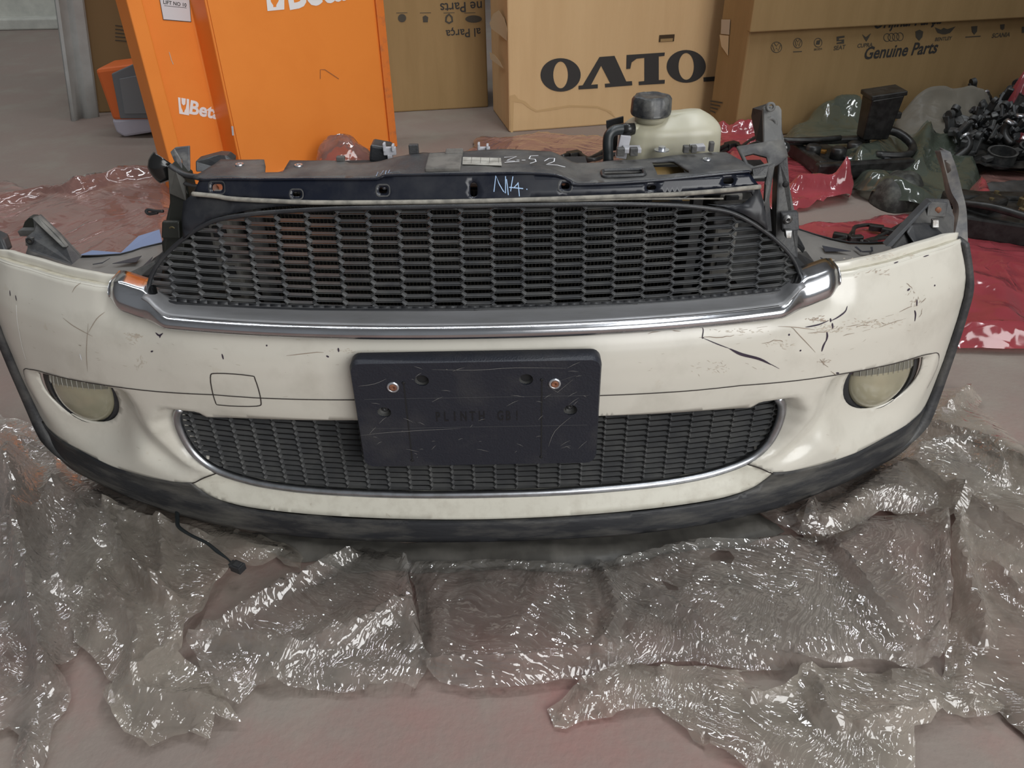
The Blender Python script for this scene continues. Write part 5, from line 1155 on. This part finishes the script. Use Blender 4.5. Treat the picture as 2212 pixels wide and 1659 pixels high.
sheet('plastic_film', 'flat clear plastic bag with raised folded rim in the centre foreground', 'plastic film',
      [(880, 1232), (1000, 1226), (1120, 1230), (1250, 1242), (1340, 1222), (1480, 1186), (1600, 1176), (1720, 1172), (1760, 1185), (1850, 1130), (2000, 1130), (2035, 1160), (2040, 1330), (2030, 1440), (1990, 1460), (1880, 1462), (1700, 1455), (1620, 1470), (1500, 1440), (1380, 1440), (1280, 1475), (1130, 1495), (1000, 1500), (925, 1470), (905, 1400), (900, 1300)], CLEAR, amp=.020, big=.060, ang=.3, an=.8, seed=47, z0=.010, rag=.003, step=.0068,
      holes=[[(1528, 1228), (1545, 1215), (1570, 1215), (1582, 1230), (1575, 1242), (1550, 1236), (1530, 1240)], [(1425, 1275), (1460, 1290), (1462, 1300), (1440, 1296)]],
      ridges=[([(2025, 1150), (2030, 1300), (2022, 1420), (1985, 1445)], .009, .040), ([(1985, 1445), (1850, 1455), (1700, 1452)], .008, .024), ([(1765, 1180), (1850, 1290), (1960, 1420)], .007, .020), ([(930, 1460), (1100, 1465), (1300, 1440), (1340, 1430)], .009, .026), ([(1340, 1230), (1500, 1195), (1700, 1188)], .009, .013), ([(900, 1240), (1100, 1236), (1260, 1250)], .009, .012), ([(1290, 1240), (1330, 1340), (1300, 1430)], .009, .016), ([(1400, 1300), (1560, 1400), (1700, 1450)], .006, .012)])
sheet('plastic_film', 'clear plastic film strip with torn hole along the lower edge of the flat bag', 'plastic film',
      [(1260, 1480), (1380, 1440), (1600, 1465), (1740, 1455), (1900, 1460), (2010, 1450), (2060, 1500), (2150, 1540), (2100, 1560), (2020, 1550), (2000, 1575), (1970, 1590), (1965, 1700), (1800, 1760), (1650, 1690), (1500, 1600), (1420, 1535), (1320, 1550), (1200, 1570), (1190, 1540), (1230, 1510)], CLEARD, amp=.022, big=.060, ang=.6, an=.7, seed=58, z0=.003, rag=.004, curl=.014,
      holes=[[(1590, 1468), (1640, 1462), (1722, 1458), (1712, 1490), (1680, 1515), (1640, 1527), (1622, 1520), (1640, 1500), (1612, 1495)]],
      ridges=[([(1620, 1525), (1690, 1515), (1725, 1460)], .006, .016), ([(1740, 1460), (1770, 1560), (1800, 1580)], .012, .02), ([(1850, 1590), (1980, 1560), (2010, 1550)], .008, .02)])
sheet('plastic_film', 'long dusty clear plastic film lying along the right edge of the frame', 'plastic film',
      [(1720, 1130), (1830, 1060), (1900, 1000), (1960, 925), (2030, 850), (2090, 845), (2120, 870), (2115, 890), (2180, 960), (2350, 1050), (2380, 1750), (2200, 1590), (2150, 1545), (2060, 1540), (2030, 1470), (2050, 1300), (2040, 1150), (1900, 1110), (1800, 1170), (1740, 1180)], CLEARD, amp=.030, big=.085, ang=-.9, an=.45, seed=66, z0=.004, rag=.004, step=.0085, curl=.012,
      ridges=[([(1990, 960), (2100, 1000), (2250, 1100)], .012, .035), ([(1900, 1010), (2040, 1110), (2200, 1200)], .010, .03), ([(2090, 860), (2040, 900)], .010, .02), ([(2045, 1100), (2060, 1250), (2100, 1400)], .012, .03), ([(2130, 1260), (2200, 1330)], .01, .02)])
sheet('plastic_film', 'crinkled clear plastic film bunched beneath the right corner of the black lip', 'plastic film',
      [(1640, 1125), (1740, 1080), (1850, 1030), (1960, 1000), (2080, 985), (2160, 1030), (2175, 1080), (2120, 1110), (2030, 1125), (1900, 1130), (1800, 1185), (1720, 1175), (1690, 1150)], CLEAR, amp=.038, big=.055, ang=.2, an=.8, seed=72, z0=.012, rag=.005, curl=.01,
      ridges=[([(1940, 1005), (2080, 1000), (2150, 1060)], .012, .03), ([(1750, 1090), (1735, 1150)], .009, .02)])
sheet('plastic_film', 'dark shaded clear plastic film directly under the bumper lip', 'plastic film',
      [(480, 1150), (700, 1165), (900, 1172), (1100, 1170), (1300, 1158), (1500, 1135), (1640, 1110), (1690, 1150), (1600, 1185), (1450, 1200), (1300, 1235), (1100, 1235), (900, 1240), (760, 1235), (640, 1210), (560, 1180), (420, 1110), (300, 900), (600, 850), (1500, 850), (1650, 1000)], mat('under_film_shade', (.11, .105, .095), .32, spec=.6, col2=(.20, .19, .17), nscale=24, nlo=.4, nhi=.75, det=8, stretch=(1, .5, 1)), amp=.010, big=.06, ang=1.1, an=.4, seed=81, z0=.001, rag=.004, step=.010)  # shade under the lip is painted into this film as opaque dark grey
# pink and red films behind
sheet('plastic_film', 'pinkish translucent plastic film spread on the floor at the left behind the bumper', 'plastic film',
      [(-200, 400), (30, 405), (120, 425), (180, 440), (210, 420), (260, 405), (360, 395), (390, 480), (380, 620), (200, 700), (40, 640), (-200, 600)], PINK, amp=.05, big=.16, ang=.4, an=.5, seed=91, z0=.004, step=.014, rag=.01,
      ridges=[([(190, 440), (280, 412), (380, 405)], .03, .03), ([(0, 470), (110, 440), (180, 445)], .03, .03)])
sheet('plastic_film', 'salmon coloured translucent plastic film behind the middle of the lock panel', 'plastic film',
      [(1030, 300), (1090, 305), (1170, 298), (1260, 300), (1360, 315), (1400, 350), (1300, 390), (1030, 390), (990, 360)], PINK, amp=.05, big=.12, seed=95, z0=.004, step=.014, rag=.01, ridges=[([(1050, 310), (1060, 340)], .03, .03), ([(1200, 325), (1300, 318)], .03, .03)])
P = atz(745, 372); rs = np.random.RandomState(5)
V = []; Fc = []; nu, nv = 26, 12
for i in range(nv+1):
    ph = math.pi/2*i/nv
    for k in range(nu):
        t = 2*math.pi*k/nu; r_ = math.cos(ph)*(1+.12*math.sin(3*t+ph*4)+.06*rs.uniform(-1, 1)); V.append((P[0]+.098*r_*math.cos(t), P[1]+.09*r_*math.sin(t), .002+.120*math.sin(ph)*(1+.05*rs.uniform(-1, 1))))
for i in range(nv):
    for k in range(nu): Fc.append((i*nu+k, i*nu+(k+1) % nu, (i+1)*nu+(k+1) % nu, (i+1)*nu+k))
o = link('plastic_bag', V, Fc, PINK, None); tag(o, 'puffed pinkish plastic bag in front of the orange cabinet', 'plastic bag')
sheet('plastic_film', 'pinkish translucent film beneath the orange cabinet front, left of the puffed bag', 'plastic film', [(480, 372), (560, 368), (650, 372), (700, 380), (690, 440), (470, 440)], PINK, amp=.03, big=.10, seed=97, z0=.004, step=.014)
sheet('plastic_film', 'red translucent film in front of the logo carton, left of the right tower', 'plastic film',
      [(1535, 292), (1575, 308), (1610, 304), (1640, 302), (1700, 330), (1700, 420), (1560, 400), (1530, 340)], REDF, amp=.05, big=.12, seed=101, z0=.004, step=.014, ridges=[([(1548, 304), (1590, 311), (1640, 308)], .025, .06)])
sheet('plastic_film', 'red translucent film with a pointed upright corner right of the right tower', 'plastic film',
      [(1640, 330), (1700, 330), (1760, 385), (1810, 400), (1838, 420), (1835, 440), (1720, 458), (1700, 470), (1640, 470)], REDF, amp=.035, big=.12, seed=103, z0=.006, step=.011, ridges=[([(1720, 430), (1780, 425), (1830, 425)], .02, .045), ([(1812, 412), (1812, 425)], .018, .06), ([(1720, 455), (1830, 440)], .012, .02)])
sheet('plastic_film', 'red translucent film lying under the loose wiring connectors', 'plastic film',
      [(1690, 500), (1760, 488), (1850, 480), (1950, 465), (2020, 470), (2010, 560), (1900, 600), (1700, 560)], REDF, amp=.025, big=.10, seed=105, z0=.004, step=.012)
sheet('plastic_film', 'large bright red translucent film sheet at the right edge behind the arch trim', 'plastic film',
      [(2060, 470), (2085, 440), (2110, 430), (2130, 470), (2180, 520), (2260, 560), (2400, 600), (2400, 800), (2240, 768), (2140, 765), (2060, 762), (2020, 740), (1960, 640), (2000, 540)], REDF, amp=.040, big=.15, ang=.3, seed=107, z0=.006, step=.012, rag=.003,
      ridges=[([(2105, 440), (2112, 480), (2150, 520)], .03, .06), ([(2080, 745), (2180, 752), (2300, 755)], .016, .022), ([(2075, 620), (2150, 640), (2160, 700)], .03, .02)])
sheet('plastic_film', 'red translucent film crumpled against the carton at the far right', 'plastic film',
      [(2125, 300), (2150, 272), (2260, 264), (2400, 258), (2400, 330), (2200, 320)], REDF, amp=.08, big=.16, seed=109, z0=.01, step=.02, ridges=[([(2170, 278), (2300, 268)], .05, .13)])
sheet('plastic_film', 'pinkish film below the grey castings heap at the right', 'plastic film', [(2080, 390), (2120, 372), (2240, 370), (2350, 380), (2350, 420), (2180, 425), (2100, 420)], PINK, amp=.02, big=.10, seed=110, z0=.003, step=.014)
sheet('plastic_bag', 'large smoky green translucent plastic bag under the black battery tray', 'plastic bag',
      [(1690, 305), (1780, 294), (1810, 291), (1870, 288), (1990, 280), (2030, 330), (2090, 345), (2120, 400), (2090, 440), (2000, 470), (1930, 460), (1850, 430), (1820, 385), (1740, 350), (1700, 330)], GREENF, amp=.06, big=.16, ang=.7, seed=113, z0=.008, step=.014, rag=.004,
      ridges=[([(1770, 300), (1800, 297), (1830, 298)], .06, .10), ([(1990, 310), (1985, 350), (1970, 400)], .022, .04), ([(1830, 390), (1920, 350), (2040, 345)], .04, .035), ([(1890, 430), (1960, 460)], .05, .03)])
# pale bag standing against the carton
P0, P1 = atz(1900, 290), atz(2110, 275); V = []; Fc = []; nu, nv = 40, 16
for i in range(nv+1):
    v = i/nv
    for k in range(nu+1):
        u = k/nu; x = P0[0]+(P1[0]-P0[0])*u; prof_ = math.sin(math.pi*min(max(u*.96+.02, 0), 1))**.55
        y = P0[1]+(P1[1]-P0[1])*u-.10*(1-v)*(1-v)*prof_-.05; z = .01+.17*v*prof_*(1+.1*math.sin(u*9))
        V.append((x, y-.16+.13*v, z+.012*float(vnoise(np.array([u*12]), np.array([v*6]), 3)[0])))
for i in range(nv):
    for k in range(nu): q = i*(nu+1)+k; Fc.append((q, q+1, q+nu+2, q+nu+1))
o = link('plastic_bag', V, Fc, PALEF, None, solid=.001); tag(o, 'pale dusty plastic bag slumped against the logo carton', 'plastic bag')
o = MB().slab([atz(150, 590, .07), atz(168, 555, .07), atz(200, 543, .07), atz(262, 548, .07), atz(300, 512, .075), atz(345, 498, .075), atz(352, 528, .07), atz(352, 600, .07)], (0, 0, 1), .003).build('blue_bag', BLUEM, None, smooth=False); tag(o, 'flat blue bag lying on the pink film behind the left bumper end', 'plastic bag')

# ================================================================== loose parts on the floor at the right
JB = mat('wet_black', (.009, .009, .009), .38, spec=.4, col2=(.025, .025, .024), nscale=40)
JG = mat('grey_casting', (.04, .042, .044), .5, metal=.3, col2=(.09, .092, .09), nscale=30)
# battery tray with box
bt = thing('battery_tray', 'black engine bay tray with upright open box on the green bag', 'tray', tuple(atz(1840, 330)))
P = atz(1835, 335, .06)
mb = MB(); mb.box((P[0], P[1], .045), (.30, .26, .03), rz=.12); mb.box((P[0], P[1]-.12, .055), (.31, .03, .05), rz=.12); mb.box((P[0]-.14, P[1], .06), (.03, .24, .04), rz=.12); mb.box((P[0]-.06, P[1]+.06, .09), (.28, .03, .02), rz=.05); mb.build('tray_body', JB, bt, smooth=False, bev=.006)
mb = MB(); q = aty(1895, 262, P[1]+.05)
mb.add([(q[0]-.045, q[1]-.03, .10), (q[0]+.035, q[1]-.03, .10), (q[0]+.035, q[1]+.03, .10), (q[0]-.045, q[1]+.03, .10)]+[(q[0]-.050, q[1]-.04, q[2]+.075), (q[0]+.048, q[1]-.04, q[2]+.090), (q[0]+.048, q[1]+.04, q[2]+.090), (q[0]-.050, q[1]+.04, q[2]+.075)], [(3, 2, 1, 0), (4, 5, 6, 7), (0, 1, 5, 4), (1, 2, 6, 5), (2, 3, 7, 6), (3, 0, 4, 7)])
mb.build('upright_box', JB, bt, smooth=False, bev=.005)
MB().box((q[0]+.055, q[1], q[2]+.02), (.022, .03, .02)).build('box_lug', JB, bt, smooth=False, bev=.003)
MB().box((q[0]-.002, q[1], q[2]+.088), (.108, .09, .014), ry=-.13).build('box_rim', JB, bt, smooth=False, bev=.003)
MB().tube([(P[0]+.06, P[1]+.05, .10), (P[0]+.14, P[1]+.05, .12), (P[0]+.19, P[1], .09), (P[0]+.15, P[1]-.06, .075), (P[0]+.06, P[1]-.05, .075)], .013, 8, 4).build('tray_handle', JB, bt)
MB().tube([(P[0]-.22, P[1]+.04, .10), (P[0]-.12, P[1]+.03, .10), (P[0]-.02, P[1]+.05, .10)], .009, 8, 3).build('tray_rail', JB, bt)
for dx, dy in ((-.12, 0), (-.05, -.03), (.02, .02)): MB().lathe((P[0]+dx, P[1]+dy, .06), [(.024, 0), (.024, .03), (.016, .036), (.002, .034)], (0, 0, 1), 16).build('tray_knob', JB, bt)
for dx, dy, c_ in ((-.02, -.05, ZINC), (.05, -.02, mat('amber_bit', (.22, .10, .02), .4)), (.09, -.07, ZINC), (-.08, .03, mat('amber_bit', (0, 0, 0)))): MB().box((P[0]+dx, P[1]+dy, .064), (.030, .018, .012), rz=dx*9).build('tray_clip', c_, bt, smooth=False, bev=.003)
# loop connector and small latch by the pale bag
P = atz(2000, 268, .20); P = aty(2000, 210, atz(2000, 280)[1]+.06); o = MB().tube([(P[0]-.012, P[1], P[2]-.03), (P[0]-.014, P[1], P[2]+.012), (P[0]+.006, P[1], P[2]+.020), (P[0]+.012, P[1], P[2]), (P[0]+.006, P[1], P[2]-.03)], .008, 8, 4).build('black_latch', JB, None); tag(o, 'small black plastic loop poking up over the pale bag', 'plastic part')
# grey heap: clamps, brackets and elbows
def proto_ring():
    t = thing('throttle_clamp', 'grey metal ring clamp in the heap of castings at the right', 'clamp', (0, 0, 0), 'ring clamps in the castings heap')
    MB().lathe((0, 0, 0), [(.040, 0), (.042, .003), (.042, .040), (.044, .043), (.037, .043), (.036, .003)], (0, 0, 1), 28).build('ring', JG, t, auto=30)
    for s in (-1, 1): MB().box((s*.055, 0, .030), (.030, .022, .014)).build('lug', JG, t, smooth=False, bev=.002)
    return t
def proto_bracket():
    t = thing('metal_bracket', 'small dark grey cast bracket in the heap of castings at the right', 'bracket', (0, 0, 0), 'brackets in the castings heap')
    mb = MB(); mb.box((0, 0, .012), (.075, .018, .010)); mb.box((.03, 0, .03), (.012, .022, .04), ry=.3); mb.box((-.025, .005, .032), (.010, .016, .045), ry=-.4); mb.box((0, .018, .02), (.02, .03, .014), rz=.6); mb.build('bracket_body', JG, t, smooth=False, bev=.0025)
    MB().lathe((.034, 0, .052), [(.004, -.006), (.011, -.006), (.011, .006), (.004, .006)], (0, 1, 0), 14).build('bracket_eye', JG, t, auto=30)
    return t
def proto_elbow():
    t = thing('hose_elbow', 'short black hose elbow in the heap of castings at the right', 'hose', (0, 0, 0), 'hose elbows in the castings heap')
    MB().tube([(-.03, 0, .012), (0, 0, .016), (.018, 0, .030), (.020, 0, .055)], .011, 10, 4).build('elbow_pipe', JB, t)
    MB().lathe((.020, 0, .052), [(.0125, -.004), (.0135, 0), (.0125, .004)], (0, 0, 1), 14).build('elbow_clip', ZINC, t)
    return t
protos = [proto_ring(), proto_bracket(), proto_elbow()]; used = [False]*3
def place(i, x, y, z, rot):
    if not used[i]: r_ = protos[i]; used[i] = True
    else:
        r_ = protos[i].copy(); COL.objects.link(r_)
        for ch in list(protos[i].children): c = ch.copy(); COL.objects.link(c); c.parent = r_
    r_.location = (x, y, z); r_.rotation_euler = rot; return r_
rs = random.Random(12); pts = []
hp_ = np.array([(2045, 330), (2090, 275), (2180, 258), (2330, 265), (2330, 385), (2180, 385), (2080, 372), (2030, 350)], float)
tries = 0
while len(pts) < 130 and tries < 6000:
    tries += 1; px, py = rs.uniform(2030, 2330), rs.uniform(258, 385)
    if not pip(np.array([[px, py]]), hp_)[0]: continue
    p = atz(px, py)
    if any((p[0]-a)**2+(p[1]-b)**2 < .042**2 for a, b in pts): continue
    pts.append((p[0], p[1]))
big_ = [atz(2150, 374), atz(2218, 362)]
for p in big_: place(0, p[0], p[1], .03, (.12, -.1, .3))
big2 = atz(2195, 290); place(0, big2[0], big2[1], .09, (.2, .1, 1))
for k, (x, y) in enumerate(pts):
    if any((x-p[0])**2+(y-p[1])**2 < .07**2 for p in big_): continue
    h_ = .03+.07*float(ss(np.array([min(1, (y-2.0)/.6)]))[0])*rs.random(); i = rs.choice([1, 1, 1, 2])
    r_ = place(i, x, y, h_*.9, (rs.uniform(-.9, .9), rs.uniform(-.9, .9), rs.uniform(0, 6.28))); s_ = rs.uniform(.9, 1.35); r_.scale = (s_, s_, s_)
q = floorpoly([(2040, 345), (2085, 285), (2180, 262), (2400, 262), (2400, 390), (2180, 392), (2090, 385)])
def hf(x, y): return np.stack([x, y, .012+.05*crumple(x, y, 4, .08)], 1)
o = patch('dark_rubble', q, [], .02, hf, JB, None, smooth=False); tag(o, 'dark base of small loose parts under the grey castings heap', 'rubble', kind='stuff')
# black part at right edge, dark lump, harness
bp = thing('engine_part', 'glossy black engine part with brass fittings at the right edge above the red film', 'engine part', tuple(atz(2180, 500)))
P = atz(2185, 480, .05); mb = MB(); mb.box((P[0]+.04, P[1], .05), (.34, .22, .06), rz=-.5); mb.box((P[0]+.02, P[1]+.10, .07), (.30, .05, .04), rz=-.1); mb.box((P[0]-.06, P[1]+.03, .08), (.10, .06, .05), rz=.6); mb.build('part_body', JB, bp, smooth=False, bev=.008)
for dx, dy in ((-.06, .02), (.0, -.03), (.04, .04), (.08, -.02), (-.02, .07), (.10, .08)):
    MB().lathe((P[0]+dx, P[1]+dy, .095), [(.013, -.02), (.013, .004), (.006, .006), (.006, .014), (.001, .014)], (0, 0, 1), 12).build('part_fitting', mat('brass_bit', (.22, .18, .10), .35, metal=.7), bp, auto=30)
MB().tube([(P[0]-.16, P[1]+.05, .09), (P[0]-.10, P[1]-.04, .11), (P[0]-.02, P[1]-.10, .10), (P[0]+.06, P[1]-.14, .08)], .010, 8, 4).build('part_hose', JB, bp)
o = sheet('dark_sheet', 'dark grey plastic sheet between the castings heap and the black engine part', 'plastic film', [(2085, 425), (2200, 405), (2400, 400), (2400, 470), (2160, 470), (2100, 455)], mat('dark_sheet', (.03, .032, .034), .35, col2=(.07, .07, .07), nscale=14), amp=.05, big=.12, seed=120, z0=.004, step=.016)
P = atz(1955, 455); V = []; Fc = []; nu, nv = 30, 14; rs2 = np.random.RandomState(8)
for i in range(nv+1):
    ph = math.pi/2*i/nv
    for k in range(nu):
        t = 2*math.pi*k/nu; r_ = math.cos(ph)**.8*(1+.15*math.sin(2*t+.6)+.05*math.sin(5*t)); V.append((P[0]+.072*r_*math.cos(t), P[1]+.06+.085*r_*math.sin(t), .002+.090*math.sin(ph)*(1+.08*math.sin(4*t)*math.cos(ph))))
for i in range(nv):
    for k in range(nu): Fc.append((i*nu+k, i*nu+(k+1) % nu, (i+1)*nu+(k+1) % nu, (i+1)*nu+k))
o = link('foam_cover', V, Fc, mat('mouldy_black', (.02, .021, .019), .6, col2=(.11, .115, .10), nscale=28, nlo=.45, nhi=.75), None); tag(o, 'rounded black cover with pale mould patches beside the right end bracket', 'cover')
hs = thing('wiring_harness', 'tangled black wiring harness with plugs on the red film', 'wiring harness', tuple(atz(1880, 500)))
z_ = .035
for ln in ([(1800, 520), (1830, 512), (1842, 500), (1850, 490), (1880, 486), (1910, 495), (1940, 505)], [(1858, 522), (1900, 515), (1950, 508), (1990, 490)], [(1842, 512), (1845, 492), (1856, 488)], [(1870, 525), (1920, 500), (1960, 478), (1990, 462)]): MB().tube([atz(a, b, z_) for a, b in ln], .005, 8, 4).build('cable', JB, hs)
for a, b, rz in ((1815, 510, -.5), (1848, 515, .1), (1893, 492, -.4), (1920, 500, -.6), (1880, 522, .5)): p = atz(a, b, z_); MB().box(p, (.036, .018, .016), rz=rz).build('plug', JB, hs, smooth=False, bev=.003)
for nm, lb_, pts_ in (('wiring_harness', 'black cable bundle behind the coolant tank hose', [(1215, 345), (1240, 335), (1270, 345), (1310, 330), (1350, 325)]), ('wiring_harness', 'black cable bundle between the coolant tank and right tower', [(1550, 330), (1580, 315), (1600, 320), (1625, 305), (1650, 300)])):
    t_ = thing(nm, lb_, 'wiring harness', tuple(atz(*pts_[0])))
    for k in range(4):
        ln = [atz(a+6*math.sin(k*2+i), b+7*math.cos(k*3+i), .02+.012*k) for i, (a, b) in enumerate(pts_)]; MB().tube(ln, .007, 8, 4).build('cable', JB, t_)
    p = atz(pts_[1][0], pts_[1][1], .05); MB().box(p, (.045, .03, .025), rz=.5).build('plug', JB, t_, smooth=False, bev=.003)
bpy.context.view_layer.update()
